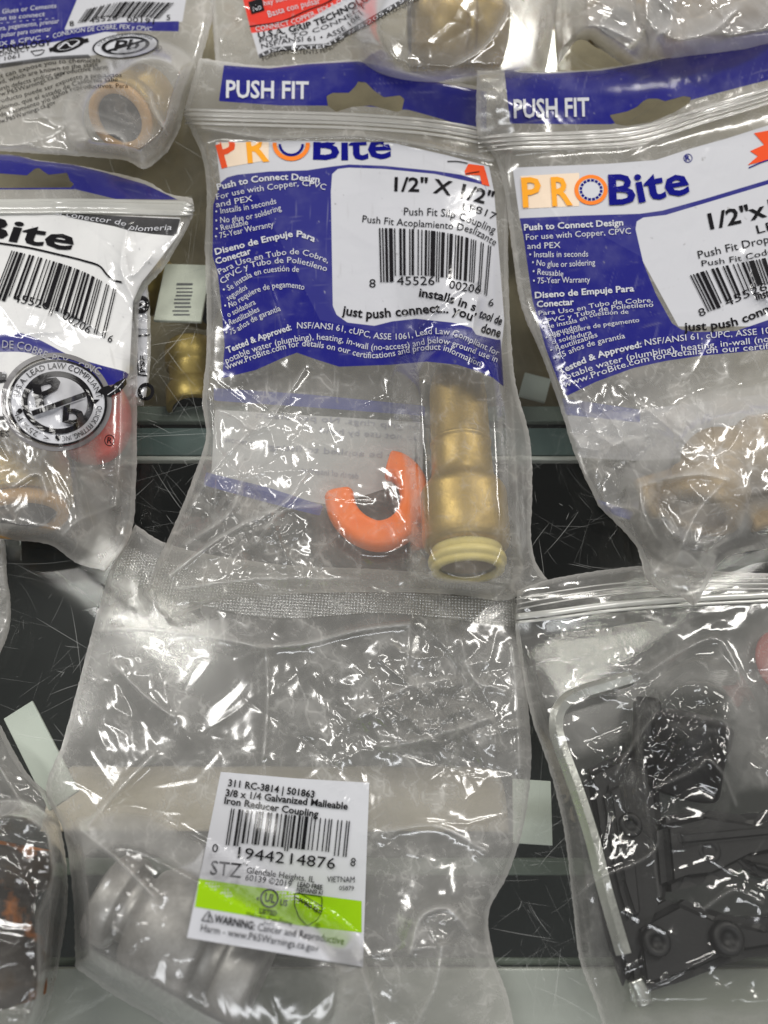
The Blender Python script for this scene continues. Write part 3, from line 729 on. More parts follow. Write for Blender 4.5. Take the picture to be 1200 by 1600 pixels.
textsA(H_, 'printed_lettering', [('U.S.A. GRIP TECHNOLOGY', [(404, 60), (450, 51), (491, 41), (530, 24), (600, -14)], 9.5, 1), ('PUSH TO CONNECT', [(406, 67), (487, 52), (530, 36), (572, 10)], 6.5), ('NSF/ANSI 61 • ASSE 1061', [(409, 76), (455, 66), (501, 62), (538, 48), (566, 22)], 7.5), ('FOREIGN PATENTS PENDING', [(411, 95), (440, 85), (487, 84), (512, 80), (538, 62)], 6), ('PATENTES EXTRANJERAS', [(550, 52), (590, 33), (655, 0)], 6)], 'k')
textsA(H_, 'printed_lettering', [('USA PATENTS # 8,205,915', [(412, 88), (430, 80), (470, 77), (508, 74), (536, 59), (583, 33), (632, 2)], 5.5)], 'w', eps=.00045)
H_.build()

# ---- top-right crumpled bag --------------------------------------------------
I_ = Bag('zip_bag', 'clear crumpled bag of dull brass couplings at the top right', dict(
    top=[(850, -140), (1050, -150), (1330, -140)], bottom=[(872, 100), (905, 62), (935, 75), (985, 108), (1010, 118), (1120, 112), (1250, 75), (1340, 40)],
    left=[(850, -140), (858, -20), (868, 50), (872, 100)], right=[(1330, -140), (1338, -50), (1340, 40)]),
    const(.0006), lambda q: smax(tent(q, (955, -30), (962, 40), 50, .022, 1.6, .8), tent(q, (1060, 8), (1180, -4), 62, .027, 1.6, .8)), crum=(.0022, 75, 33), pt=.003, pw=40,
    creases=[([(1060, 65), (1110, 50), (1150, 15)], .002, 6), ([(1010, 110), (1025, 60), (1045, 45)], .0025, 6), ([(880, 70), (930, 40), (985, 60)], .002, 8)])
I_.films(film_mat('crumpled_film', .40, rough=.1, dirt=.35), film_mat('crumpled_film_back', .35))
I_.build()

# ---- top-left bag ------------------------------------------------------------
E_ = Bag('zip_bag', 'clear bag with blue print and black small text at the top left', dict(
    top=[(-160, -150), (100, -160), (362, -150)], bottom=[(-150, 225), (0, 236), (60, 240), (150, 246), (200, 252), (226, 264), (262, 238)],
    left=[(-160, -150), (-158, 40), (-150, 225)], right=[(362, -150), (345, -60), (334, 20), (312, 100), (290, 160), (281, 200), (262, 238)]),
    lambda q: .0006 + .004 * sstep(q[..., 1], 170, 250), lambda q: smax(tent(q, (236, 150), (188, 184), 54, .0305, 1.7, 1.0), .002 * sstep(q[..., 0], 100, 240)), crum=(.0010, 85, 45), pt=.005, pw=70,
    hm=lambda q: 1 - .5 * gauss(q, (205, 175), (60, 55)), amp=lambda q: .35 + 1.3 * sstep(q[..., 1], 150, 200) - .6 * gauss(q, (200, 180), (55, 50)), creases=[([(0, 235), (100, 200), (130, 150)], .0012, 6), ([(240, 235), (205, 245), (190, 215), (150, 205)], .0022, 5), ([(262, 210), (240, 170), (235, 150)], .0025, 4), ([(60, 175), (90, 195), (115, 190)], .0018, 5), ([(330, 30), (290, 130), (278, 170)], .0018, 7)])
bluE = sunion(sd([(-160, -120), (150, -120), (120, 0), (100, 47), (75, 67), (0, 77), (-150, 95)]), sd([(95, 48), (130, 42), (160, 38), (193, 35), (280, 33), (279, 49), (215, 48), (163, 50), (120, 60), (70, 68)]))
whtE = sunion(sd([(150, -120), (310, -120), (285, 34), (193, 37), (100, 48), (120, 0)]), sd([(-150, 95), (0, 77), (75, 66), (163, 49), (185, 52), (150, 86), (0, 100), (-150, 125)]))
blkE = sd([(-150, 125), (0, 99), (80, 88), (138, 85), (143, 91), (80, 94), (0, 107), (-150, 135)])
E_.films(film_mat('blue_bag_film_small_text', .27, prints=[('wht', WHITE, .94), ('blu', BLUE, .95), ('blk', BLACK, .85)], dirt=.15), film_mat('clear_back', .42), dict(blu=bluE, wht=whtE, blk=blkE))
textsA(E_, 'printed_lettering', [('No Flux, Glues or Cements', [(-40, 27), (40, 17), (88, 12)], 7), ('Push on to connect', [(-30, 35), (40, 28), (70, 25)], 7), ('- - - - - - - - - - -', [(-20, 40), (40, 34), (85, 30)], 5), ('soldadura, pegamento, prensar', [(-30, 52), (40, 42), (92, 36)], 7), ('pulsar para conectar', [(2, 58), (40, 53), (80, 48)], 7), ('COPPER, PEX & CPVC  •', [(-70, 84), (0, 72), (76, 60)], 6.5), ('CONEXIÓN DE COBRE, PEX y CPVC', [(83, 60), (110, 53), (150, 48), (190, 45), (236, 49)], 7)], 'w', ital=.15)
textsA(E_, 'printed_lettering', [('GRIP TECHNOLOGY', [(-60, 92), (0, 81), (80, 70)], 9, 1), ('TO CONNECT', [(-30, 94), (46, 79)], 6.5), ('ASSE 1061', [(-30, 101), (30, 90)], 6)], 'k', ital=.2)
textsA(E_, 'warning_lettering', [('This product can expose you to chemicals', [(-60, 138), (0, 122), (80, 101), (157, 97)]), ('and lead, which are known to the state', [(-30, 138), (0, 131), (70, 113), (153, 103)]), ('cancer, birth defects and/or reproductive harm', [(-40, 151), (0, 142), (85, 119), (168, 107)]), ('www.P65Warnings.ca.gov', [(-15, 155), (50, 136), (102, 116)]), ('Este producto puede ser expuesto a productos', [(-30, 169), (0, 161), (75, 140), (120, 124), (190, 120)]), ('que y plomo, que el estado de California sabe', [(-30, 180), (0, 172), (85, 147), (130, 130), (184, 127)]), ('defectos de nacimiento y/o daños reproductivos. Para', [(-40, 194), (0, 183), (80, 157), (120, 140), (200, 137)]), ('www.P65Warnings.ca.gov', [(-12, 197), (40, 180), (87, 162)])], 'k', h=7)
E_.barcode('barcode', '845526001915', [(136, 14), (190, 3), (272, 4)], [(122, 34), (170, 27), (250, 27)], guard=.08)
textsA(E_, 'barcode', [('8', [(109, 41), (116, 40)], 8), ('45526', [(140, 36), (160, 33), (183, 31)], 8), ('00191', [(198, 34), (220, 35), (240, 38)], 8), ('5', [(260, 31), (266, 31)], 8)], 'k')
def pb(B, c, rx, ry, rot):
    B.ring('lead_free_emblem', c, rx, ry, rot, 0, 1.0, 'w', .00025); B.ring('lead_free_emblem', c, rx, ry, rot, .97, 1.02, 'k', .0006)
    B.ring('lead_free_emblem', c, rx, ry, rot, .62, .745, 'k', .0006)
pb(E_, (196, 71), 51, 18.5, -.10)
E_.text('lead_free_emblem', 'Pb', [(177, 79), (216, 76)], 15, 'k', 1, ital=.4, eps=.00045)
E_.stroke('lead_free_emblem', [(166, 80), (226, 63)], 3.2, 'k', eps=.0005)
E_.text('lead_free_emblem', 'U.S.A. LEAD LAW COMPLIANT', E_.arc((196, 71), 41, 14.6, -.10, 190, 350), 4.2, 'k', eps=.0005)
E_.ring('round_emblem', (107, 70), 27, 9.5, -.30, 0, 1, 'k', .00015); E_.ring('round_emblem', (107, 70), 27, 9.5, -.30, .62, .68, 'w', .0003); E_.stroke('round_emblem', [(92, 75), (104, 66), (111, 73), (124, 65)], 2.2, 'w', eps=.00045); E_.stroke('round_emblem', [(77, 78), (84, 76)], 6, 'k'); E_.stroke('round_emblem', [(131, 64), (138, 62)], 6, 'k')
E_.stroke('shield_mark', [(48, 80), (70, 77), (66, 84), (55, 87), (48, 80)], 1.2, 'k', smooth=False)
E_.text('registered_mark', '®', [(242, 81), (254, 79)], 9, 'k')
E_.build()

# ---- strip of a bag under the left-middle one --------------------------------
G_ = Bag('zip_bag', 'narrow edge of a glossy printed bag below the white printed bag at left', dict(
    top=[(120, 420), (180, 424), (228, 424)], bottom=[(120, 640), (180, 636), (224, 634)], left=[(120, 420), (120, 640)], right=[(228, 424), (234, 480), (235, 560), (230, 610), (224, 634)]),
    const(.0005), zero, crum=(.0008, 40, 51), pt=.0015, pw=20, pinch=5)
G_.films(film_mat('strip_film', .35, prints=[('wht', WHITE, .8)]), film_mat('strip_back', .35), dict(wht=sd([(190, 430), (230, 430), (230, 620), (190, 620)])))
G_.ring('printed_marks', (221, 476), 13, 14, .2, 0, 1, 'k'); G_.text('printed_marks', '2', [(216, 482), (226, 484)], 13, 'w', 1, eps=.00045)
G_.stroke('printed_marks', [(207, 470), (210, 500), (214, 525), (234, 523)], 2.5, 'k', smooth=False); G_.stroke('printed_marks', [(213, 530), (216, 585), (230, 587)], 2.2, 'k', smooth=False)
G_.text('printed_marks', 'PSE', [(226, 582), (226, 555)], 7, 'k', 1); G_.ring('printed_marks', (228, 612), 13, 14, .2, .6, 1, 'k')
G_.build()

# ---- left-middle white printed bag -------------------------------------------
F_ = Bag('zip_bag', 'white printed bag with a black barcode and round lead free emblem at left', dict(
    top=[(-180, 232), (-60, 238), (0, 241), (28, 243), (57, 250), (113, 257), (159, 266), (232, 284), (262, 302), (300, 309)],
    bottom=[(-170, 832), (0, 842), (30, 845), (80, 852), (120, 880), (164, 892)],
    left=[(-180, 232), (-178, 500), (-170, 832)], right=[(300, 309), (303, 325), (298, 345), (255, 420), (222, 460), (216, 530), (215, 580), (214, 660), (213, 740), (206, 830), (190, 862), (164, 892)]),
    lambda q: .0024 + .002 * sstep(q[..., 1], 640, 400) * (q[..., 1] < 700), lambda q: smax(tent(q, (26, 680), (38, 812), 82, .0325, 1.9, .9), tent(q, (160, 640), (150, 690), 50, .011, 2.4, .8)), crum=(.0012, 90, 62), pt=.006, pw=70,
    hm=lambda q: 1 - .6 * gauss(q, (150, 655), (50, 70)), amp=lambda q: .45 + .9 * sstep(q[..., 1], 690, 760), creases=[([(200, 350), (190, 420), (210, 470)], .0018, 8), ([(235, 400), (205, 430), (195, 400)], .0014, 7), ([(60, 520), (85, 480), (160, 520)], .0015, 9), ([(190, 600), (188, 700), (180, 790)], .0018, 4), ([(90, 845), (120, 815), (180, 790)], .0012, 4), ([(20, 760), (60, 740), (75, 775)], .0016, 5)])
holF = [(-60, 268), (0, 271), (42, 274), (54, 264), (61, 262), (68, 268), (76, 273), (105, 270), (109, 282), (116, 288), (110, 293), (8, 294), (-60, 292)]
bluF = sunion(sd([(-180, 232), (0, 241), (28, 243), (57, 251), (113, 257), (159, 268), (227, 288), (278, 312), (181, 311), (119, 296), (0, 296), (-180, 290)]), sd([(-170, 530), (0, 523), (23, 519), (57, 529), (113, 557), (159, 571), (200, 584), (198, 591), (167, 602), (136, 588), (85, 563), (42, 551), (0, 550), (-170, 556)], True))
whtF = sd([(-178, 333), (0, 331), (282, 340), (280, 366), (250, 405), (222, 440), (208, 470), (202, 584), (160, 572), (60, 560), (30, 575), (20, 600), (18, 648), (0, 652), (-170, 652)])
blkF = sunion(sd([(76, 331), (180, 337), (282, 342), (275, 369), (240, 366), (204, 361), (180, 354), (159, 350), (120, 342)]), sd([(-170, 650), (12, 650), (18, 668), (-170, 668)]))
F_.films(film_mat('white_bag_film', .26, prints=[('wht', rgb(226, 226, 226), .96), ('blu', BLUE, .95), ('blk', BLACK, .95)], hole=True, dirt=.25), film_mat('white_bag_back', .34, prints=[('wht', rgb(220, 218, 210), .9)], hole=True), dict(wht=whtF, blu=bluF, blk=blkF), dict(wht=sd([(-150, 335), (200, 340), (195, 560), (-150, 560)])), hole=holF)
F_.zip([(-170, 322), (0, 323), (120, 322), (220, 324), (298, 326)], [6, 9, 6], zipw, n=3, gap=7, flat=.3)
F_.text('brand_lettering', 'Bite', [(-42, 368), (14, 376), (60, 383), (112, 391)], 33, 'k', 1, ital=.2)
F_.text('strip_lettering', 'el conector de plomeria', [(84, 334), (130, 343), (190, 352), (210, 360), (268, 359)], 8.5, 'w', ital=.25, eps=.00045)
F_.stroke('rule_line', [(-60, 372), (0, 380), (45, 387), (85, 396), (130, 407), (156, 416), (166, 428), (176, 437), (190, 441)], 3, 'k')
F_.barcode('barcode', '845526002066', [(18, 391), (70, 404), (130, 424), (182, 452)], [(-8, 458), (60, 476), (120, 500), (166, 520)], guard=.12)
textsA(F_, 'barcode', [('45526', [(20, 471), (47, 477), (75, 484)], 13), ('00206', [(96, 497), (115, 509), (138, 522)], 13), ('6', [(167, 533), (174, 536)], 12)], 'k')
F_.text('printed_lettering', 'DE COBRE, PEX y CPVC', [(3, 543), (35, 546), (70, 560), (110, 573), (156, 586)], 11.5, 'faint', eps=.00045)
pb(F_, (90, 629), 76, 66, .08)
F_.ring('lead_free_emblem', (88, 628), 79, 70, .08, 1.0, 1.10, 'gy', .0001)
F_.text('lead_free_emblem', 'P', [(57, 640), (100, 625)], 40, 'k', 1, ital=.15, eps=.0016)
F_.text('lead_free_emblem', 'b', [(97, 660), (131, 663)], 33, 'k', 1, eps=.0016)
F_.stroke('lead_free_emblem', [(50, 646), (132, 617)], 11, 'w', eps=.0018); F_.stroke('lead_free_emblem', [(50, 646), (134, 616)], 8, 'k', eps=.0021)
F_.text('lead_free_emblem', 'U.S.A. LEAD LAW COMPLIANT', F_.arc((90, 629), 62, 53, .08, 186, 348), 9, 'k', eps=.0008)
F_.text('lead_free_emblem', 'QUICK FITTING, INC.', F_.arc((90, 629), 62, 53, .08, 0, 82), 8, 'k', eps=.0008)
F_.text('lead_free_emblem', '< .25% Pb', F_.arc((90, 629), 62, 53, .08, 98, 162), 9, 'k', eps=.0008)
F_.ring('lead_free_emblem', (90, 684), 4, 5, 0, 0, 1, 'k', .0004, 16); F_.ring('lead_free_emblem', (31, 642), 4, 4, 0, 0, 1, 'k', .0004, 16)
F_.fill('leaf_emblem', [(152, 612), (160, 605), (170, 602), (175, 606), (170, 614), (162, 617)], 'k', .00045); F_.fill('leaf_emblem', [(165, 618), (172, 606), (182, 597), (197, 590), (198, 600), (188, 612), (172, 620)], 'k', .00045)
F_.stroke('leaf_emblem', [(168, 617), (182, 607), (195, 593)], 1.2, 'w', eps=.0005); F_.fill('leaf_tip', [(137, 630), (148, 624), (156, 624), (150, 630), (140, 634)], 'k', .0004)
F_.ring('registered_mark', (171, 688), 8, 9, 0, .84, 1, 'k', .0004, 24); F_.text('registered_mark', 'R', [(167, 692), (175, 693)], 9, 'k', 1)
F_.text('patent_lettering', 'PATENTES', [(-58, 679), (14, 682)], 9, 'k'); F_.fill('star_emblem', [(-4, 580), (10, 583), (9, 596), (-4, 598)], 'k', .0004); F_.text('star_emblem', '*', [(1, 596), (7, 597)], 16, 'w', 1, eps=.0004)
F_.build()

# ---- lower-left bag -----------------------------------------------------------
J_ = Bag('zip_bag', 'clear creased bag around a rusty iron elbow at the lower left', dict(
    top=[(-170, 1110), (-60, 1100), (0, 1132)], bottom=[(-150, 1650), (0, 1660), (52, 1640)],
    left=[(-170, 1110), (-160, 1400), (-150, 1650)], right=[(0, 1132), (25, 1180), (48, 1215), (78, 1245), (96, 1300), (106, 1390), (98, 1470), (80, 1560), (52, 1640)]),
    const(.0005), lambda q: smax(tent(q, (15, 1345), (-12, 1420), 74, .0345, 1.35, .9), tent(q, (-12, 1420), (-10, 1560), 72, .0345, 1.4, .9)), crum=(.0010, 80, 71), pt=.004, pw=50, hm=lambda q: .3 + .7 * sstep(q[..., 1], 1290, 1230) + .5 * sstep(q[..., 1], 1500, 1600), creases=[([(80, 1400), (70, 1500), (60, 1600)], .0018, 4), ([(0, 1200), (40, 1260), (90, 1290)], .0016, 5)])
J_.films(film_mat('hazy_film', .16, dirt=.6, rough=.12), film_mat('hazy_back', .25, dirt=.3)); J_.build()
K_ = Bag('zip_bag', 'sliver of a clear bag edge on the left side above the scratched dark glass', dict(
    top=[(-150, 800), (-60, 806), (-4, 812)], bottom=[(-150, 1060), (-60, 1055), (-6, 1036)], left=[(-150, 800), (-150, 1060)], right=[(-4, 812), (8, 850), (11, 900), (17, 950), (14, 985), (-6, 1036)]), const(.0006), zero, crum=(.0012, 40, 73), pt=.004, pw=30, pinch=5)
K_.films(film_mat('sliver_film', .3), film_mat('sliver_back', .3)); K_.build()

# ---- clear labelled bag (lower centre) ----------------------------------------
def ampC(q): return .32 + .5 * gauss(q, (290, 1040), (90, 60)) + 1.0 * gauss(q, (660, 1120), (170, 110)) - .12 * gauss(q, (300, 1470), (170, 90)) + .2 * sstep(q[..., 1], 1350, 1500) - .27 * (np.maximum(0, 1 - np.maximum(0, sdf(q, LAB)) / 30))
LAB = np.array([(345, 1206), (460, 1216), (577, 1223), (572, 1360), (567, 1511), (430, 1488), (292, 1465), (318, 1340)], float)
C_ = Bag('sealed_bag', 'large clear sealed bag with a white and green barcode label, lower centre', dict(
    top=[(212, 820), (258, 848), (420, 880), (600, 890), (800, 905)], bottom=[(118, 1512), (180, 1556), (240, 1590), (330, 1640), (560, 1680), (812, 1660)],
    left=[(212, 820), (176, 882), (150, 965), (125, 1060), (98, 1160), (72, 1235), (98, 1295), (114, 1400), (118, 1512)],
    right=[(800, 905), (812, 985), (824, 1090), (830, 1190), (818, 1290), (792, 1370), (764, 1425), (770, 1490), (794, 1560), (812, 1660)]),
    lambda q: .0006 + .0022 * gauss(q, (80, 1280), (60, 180)), lambda q: smax(smax(tent(q, (190, 1408), (440, 1545), 90, .0365, 1.7, .9), .006 * gauss(q, (470, 1360), (170, 150))), .010 * gauss(q, (690, 1500), (60, 120))),
    crum=(.0013, 105, 82), pt=.007, pw=150, amp=ampC, hm=lambda q: 1 - .75 * (1 - sstep(seg_dist(q, [(190, 1408), (440, 1545)], False), 50, 100)) * (sdf(q, LAB) > 0), folds=50, glints=[((660, 1120), (75, 45), 130), ((210, 1080), (40, 70), 40), ((180, 1400), (40, 60), 35), ((720, 1430), (50, 60), 25)], creases=[
        ([(150, 985), (240, 985), (330, 995), (410, 1012)], .0014, 5), ([(410, 1012), (480, 1005), (560, 985), (640, 975)], .0020, 5), ([(415, 1015), (418, 1090), (412, 1180)], .0014, 4),
        ([(640, 985), (636, 1040)], .0012, 4), ([(720, 1000), (740, 1060), (790, 1080)], .0012, 5), ([(560, 1120), (620, 1080), (700, 1060)], .0014, 6), ([(600, 1170), (680, 1150), (770, 1120)], .0014, 6),
        ([(138, 1290), (190, 1230), (240, 1180)], .0022, 5), ([(130, 1300), (180, 1340), (240, 1400)], .0022, 6), ([(560, 1500), (580, 1560), (590, 1620)], .0022, 5), ([(640, 1490), (660, 1430), (700, 1420), (730, 1450)], .0024, 7),
        ([(690, 1480), (680, 1540), (650, 1600)], .0018, 6), ([(800, 1010), (808, 1100), (812, 1200)], .0014, 4), ([(180, 1040), (230, 1090), (270, 1120)], .0014, 5), ([(600, 1300), (680, 1290), (760, 1330)], .0012, 7)])
C_.films(film_mat('clear_film', .24, gloss=.08, scuff=.26), film_mat('clear_film_back', .17, scuff=.12))
# embossed sealing band
t = NT('embossed_band'); v = t.coord(rot=(0, 0, .06))
wx = t.n('TexWave', wave_type='BANDS', bands_direction='X', i_Vector=v, i_Scale=.31); wy = t.n('TexWave', wave_type='BANDS', bands_direction='Y', i_Vector=v, i_Scale=.31)
hh = t.math('MULTIPLY', wx.outputs[1], wy.outputs[1])
N = t.n('Bump', i_Strength=.7, i_Distance=.0005, i_Height=hh).outputs[0]
sh = t.mixs(t.math('ADD', .12, t.math('MULTIPLY', hh, .38)), t.n('BsdfTransparent', i_Color=(.90, .90, .88, 1)), t.n('BsdfDiffuse', i_Color=(.78, .78, .76, 1), i_Normal=N))
m_emb = t.done(t.mixs(.15, sh, t.n('BsdfGlossy', i_Roughness=.14, i_Normal=N)))
def band(B, top, bot, name, mat, eps=.00045):
    T = resample(catmull(top, 8), 160); Bo = resample(catmull(bot, 8), 160); n = 16
    Q = np.stack([T + (Bo - T) * k / n for k in range(n + 1)]).reshape(-1, 2); ii = np.arange((n + 1) * 160).reshape(n + 1, 160)
    Fc = np.stack([ii[:-1, :-1], ii[1:, :-1], ii[1:, 1:], ii[:-1, 1:]], -1).reshape(-1, 4)
    link_mesh(name, U(Q, B.hf(Q) + eps), Fc, mat, B.root)
band(C_, [(196, 852), (255, 875), (420, 915), (600, 925), (806, 935)], [(172, 890), (245, 925), (420, 965), (600, 958), (810, 980)], 'seal_band', m_emb)
# label
C_.fill('label', LAB.tolist(), 'w', .00022, 5)
C_.fill('label', [(311, 1373), (360, 1380), (408, 1387), (490, 1398), (565, 1408), (565, 1457), (467, 1446), (390, 1431), (304.5, 1417)], 'g', .0003, 5)
LL = 'label_lettering'
textsA(C_, LL, [('311 RC-3814 | 501863', [(356, 1228), (491, 1246.5)], 10.5, 1), ('3/8 x 1/4 Galvanized Malleable', [(352, 1243.5), (543, 1265)], 10.5, 1), ('Iron Reducer Coupling', [(350, 1255.5), (497, 1277)], 10.5, 1), ('STZ', [(328, 1366), (376, 1371.5)], 22), ('™', [(378, 1353), (386, 1355)], 5), ('Glendale Heights, IL', [(385, 1364), (491, 1379)], 9.5), ('60139 ©2019', [(383, 1375), (455, 1386)], 9.5), ('VIETNAM', [(511, 1378), (554, 1379)], 9), ('05879', [(530, 1391), (553, 1391.5)], 7), ('LEAD FREE', [(464.5, 1385), (503.5, 1390)], 7, 1), ('NSF/ANSI 61', [(463.5, 1393), (503.5, 1398)], 6.5, 1), ('UL', [(413, 1408), (429, 1411)], 13, 1), ('c', [(400.5, 1406), (405, 1406.5)], 7, 1), ('US', [(437, 1414), (448.5, 1416)], 9.5, 1), ('LISTED', [(405, 1426.5), (432, 1431)], 7.5, 1), ('Malleable Iron Fitting', [(385, 1430), (456, 1445)], 5.5), ('3VF1', [(411, 1444), (427, 1447)], 5), ('IAPMO R&T', [(466, 1408), (499, 1429)], 6.5, 1), ('®', [(491, 1450), (500, 1451)], 8), ('WARNING:', [(334, 1441), (397, 1453)], 12, 1), ('Cancer and Reproductive', [(402, 1454), (537, 1476)], 11.5), ('Harm - www.P65Warnings.ca.gov', [(313, 1455), (497, 1487)], 11.5), ('!', [(324, 1438), (326.5, 1438.4)], 9, 1)], 'k', eps=.0007)
C_.ring(LL, (421, 1403.5), 14.5, 15, 0, .82, 1, 'k', .0007, 40)
C_.stroke(LL, [(461, 1395), (503, 1401), (503, 1424), (496, 1437), (480, 1447), (467, 1433), (460, 1414), (461, 1395)], 1.3, 'k', .0007, smooth=False)
C_.stroke(LL, [(462, 1402), (502, 1428)], 1.1, 'k', .0007); C_.stroke(LL, [(466, 1394), (503, 1416)], 1.1, 'k', .0007)
C_.stroke(LL, [(315, 1438), (326, 1423.5), (333, 1441), (315, 1438)], 1.6, 'k', .0007, smooth=False)
C_.barcode('barcode', '019442148768', [(361, 1263), (547, 1283)], [(353, 1315), (542, 1334)], guard=.10, eps=.0007)
textsA(C_, 'barcode', [('0', [(331, 1331), (340, 1332)], 13), ('19442', [(371, 1340), (443, 1349)], 17), ('14876', [(453, 1350), (523, 1358)], 17), ('8', [(547, 1353), (555, 1354)], 13)], 'k', eps=.0007)
C_.build()

# ---- centre bag ----------------------------------------------------------------
def backA(q):
    x, y = q[..., 0], q[..., 1]
    return .0010 + .0040 * sstep(y, 780, 900) + .0035 * sstep(y, 230, 130) + .011 * gauss(q, (710, 90), (90, 60))
def fxA(q):
    return smax(smax(tent(q, (714, 600), (728, 850), 66, .0285, 1.75, .8) , tent(q, (590, 800), (600, 790), 70, .0125, 1.8, .85)), .012 * gauss(q, (700, 480), (70, 130)))
BLA = [(345, 285), (355, 277), (370, 273), (420, 268), (480, 266), (520, 260), (545, 257), (600, 259), (680, 267), (720, 273), (757, 284), (768, 330), (776, 400), (786, 480), (782, 530), (787, 604), (770, 590), (750, 581), (715, 570), (667, 565), (610, 570), (530, 573), (495, 562), (464, 551), (440, 560), (400, 578), (347, 591), (351, 540), (345, 470), (340, 425), (332, 400), (333, 320)]
INA = [(517, 300), (519, 272), (528, 264), (545, 262), (600, 264), (680, 272), (757, 289), (769, 330), (777, 400), (787, 480), (784, 530), (777, 531), (744, 523), (737, 512), (707, 504), (650, 498), (613, 502), (585, 509), (543, 504), (526, 492), (520, 478), (519, 420)]
WHA = [(337, 222), (480, 220), (612, 223), (700, 243), (764, 260), (772, 300), (780, 400), (788, 500), (782, 560), (700, 520), (600, 520), (500, 500), (400, 300), (345, 292)]
HDA = [(350, 102), (420, 107), (480, 100), (560, 96), (600, 104), (640, 118), (690, 130), (760, 143), (760, 206), (742, 203), (690, 186), (640, 172), (560, 165), (440, 165), (342, 158)]
HOA = [(510, 150), (520, 145), (545, 145), (555, 135), (560, 127), (572, 129), (585, 142), (600, 152), (625, 149), (632, 155), (628, 172), (620, 175), (600, 170), (580, 165), (550, 167), (525, 175), (512, 165)]
A_ = Bag('zip_bag', 'centre clear bag with blue header, blue and white print and brass slip coupling', dict(
    top=[(312, 90), (350, 96), (420, 103), (500, 97), (570, 94), (620, 108), (690, 124), (745, 135), (800, 150)],
    bottom=[(224, 928), (240, 945), (256, 965), (330, 945), (420, 931), (560, 926), (640, 926), (720, 930), (790, 938), (856, 906)],
    left=[(312, 90), (294, 150), (288, 178), (299, 205), (316, 245), (323, 300), (320, 380), (323, 480), (322, 560), (316, 630), (322, 680), (300, 752), (266, 835), (232, 905), (224, 928)],
    right=[(800, 150), (798, 215), (796, 300), (794, 400), (797, 500), (806, 600), (827, 680), (832, 760), (830, 840), (838, 880), (856, 906)]),
    backA, fxA, crum=(.0012, 95, 12), pt=.006, pw=80,
    amp=lambda q: .30 + .9 * sstep(q[..., 1], 560, 640) + .9 * gauss(q, (390, 790), (130, 90)) - .2 * gauss(q, (600, 790), (90, 80)) - .85 * (seg_dist(q, [(714, 600), (730, 890)], False) < 70), hm=lambda q: 1 - .25 * (1 - sstep(seg_dist(q, [(714, 600), (730, 890)], False), 60, 85)) - .42 * gauss(q, (590, 785), (80, 72)), folds=40, glints=[((390, 800), (60, 45), 55)],
    creases=[([(340, 640), (365, 650), (403, 672), (453, 611), (475, 578)], .0014, 4), ([(300, 790), (330, 740), (360, 705), (447, 622)], .0016, 4), ([(265, 900), (330, 850), (380, 820), (440, 790), (480, 740)], .0022, 6), ([(290, 850), (360, 800), (380, 750)], .0020, 6),
             ([(400, 850), (440, 800), (500, 790)], .0018, 6), ([(280, 920), (400, 905), (560, 905)], .0014, 5), ([(316, 200), (420, 215), (560, 212), (700, 235), (770, 250)], .0016, 5), ([(660, 510), (700, 465), (745, 440)], .0012, 4), ([(745, 470), (738, 520), (742, 560)], .0022, 5),
             ([(345, 400), (335, 440), (350, 500)], .0010, 8), ([(450, 560), (440, 500), (420, 440)], .0008, 8), ([(500, 860), (530, 830), (520, 800)], .0012, 5), ([(800, 620), (806, 720), (812, 850)], .0016, 5), ([(660, 600), (655, 700)], .0008, 5)])
A_.films(film_mat('blue_bag_film', .17, prints=[('wht', WHITE, .96), ('blu', BLUE, .96)], hole=True, dirt=.15), film_mat('blue_bag_back', .22, prints=[('wht', rgb(205, 205, 205), .75), ('blu', rgb(80, 86, 150), .8)], hole=True),
    dict(wht=sd(WHA), blu=sunion(sdiff(sd(BLA), sd(INA)), sd(HDA))),
    dict(wht=sd([(336, 640), (500, 650), (662, 660), (660, 745), (520, 790), (440, 775), (330, 745)]), blu=sunion(sd([(334, 606), (480, 616), (664, 634), (664, 650), (480, 636), (334, 626)]), sd([(322, 738), (420, 762), (505, 790), (500, 806), (420, 786), (318, 758)]), sd(HDA))), hole=HOA)
A_.zip([(290, 182), (330, 183), (440, 186), (560, 190), (680, 200), (800, 222)], [3, 5, 3, 3], zipm, n=4, gap=7)
A_.text('header_lettering', 'PUSH FIT', [(353, 152), (482, 154)], 26, 'w', 1)
lt = 'instruction_lettering'
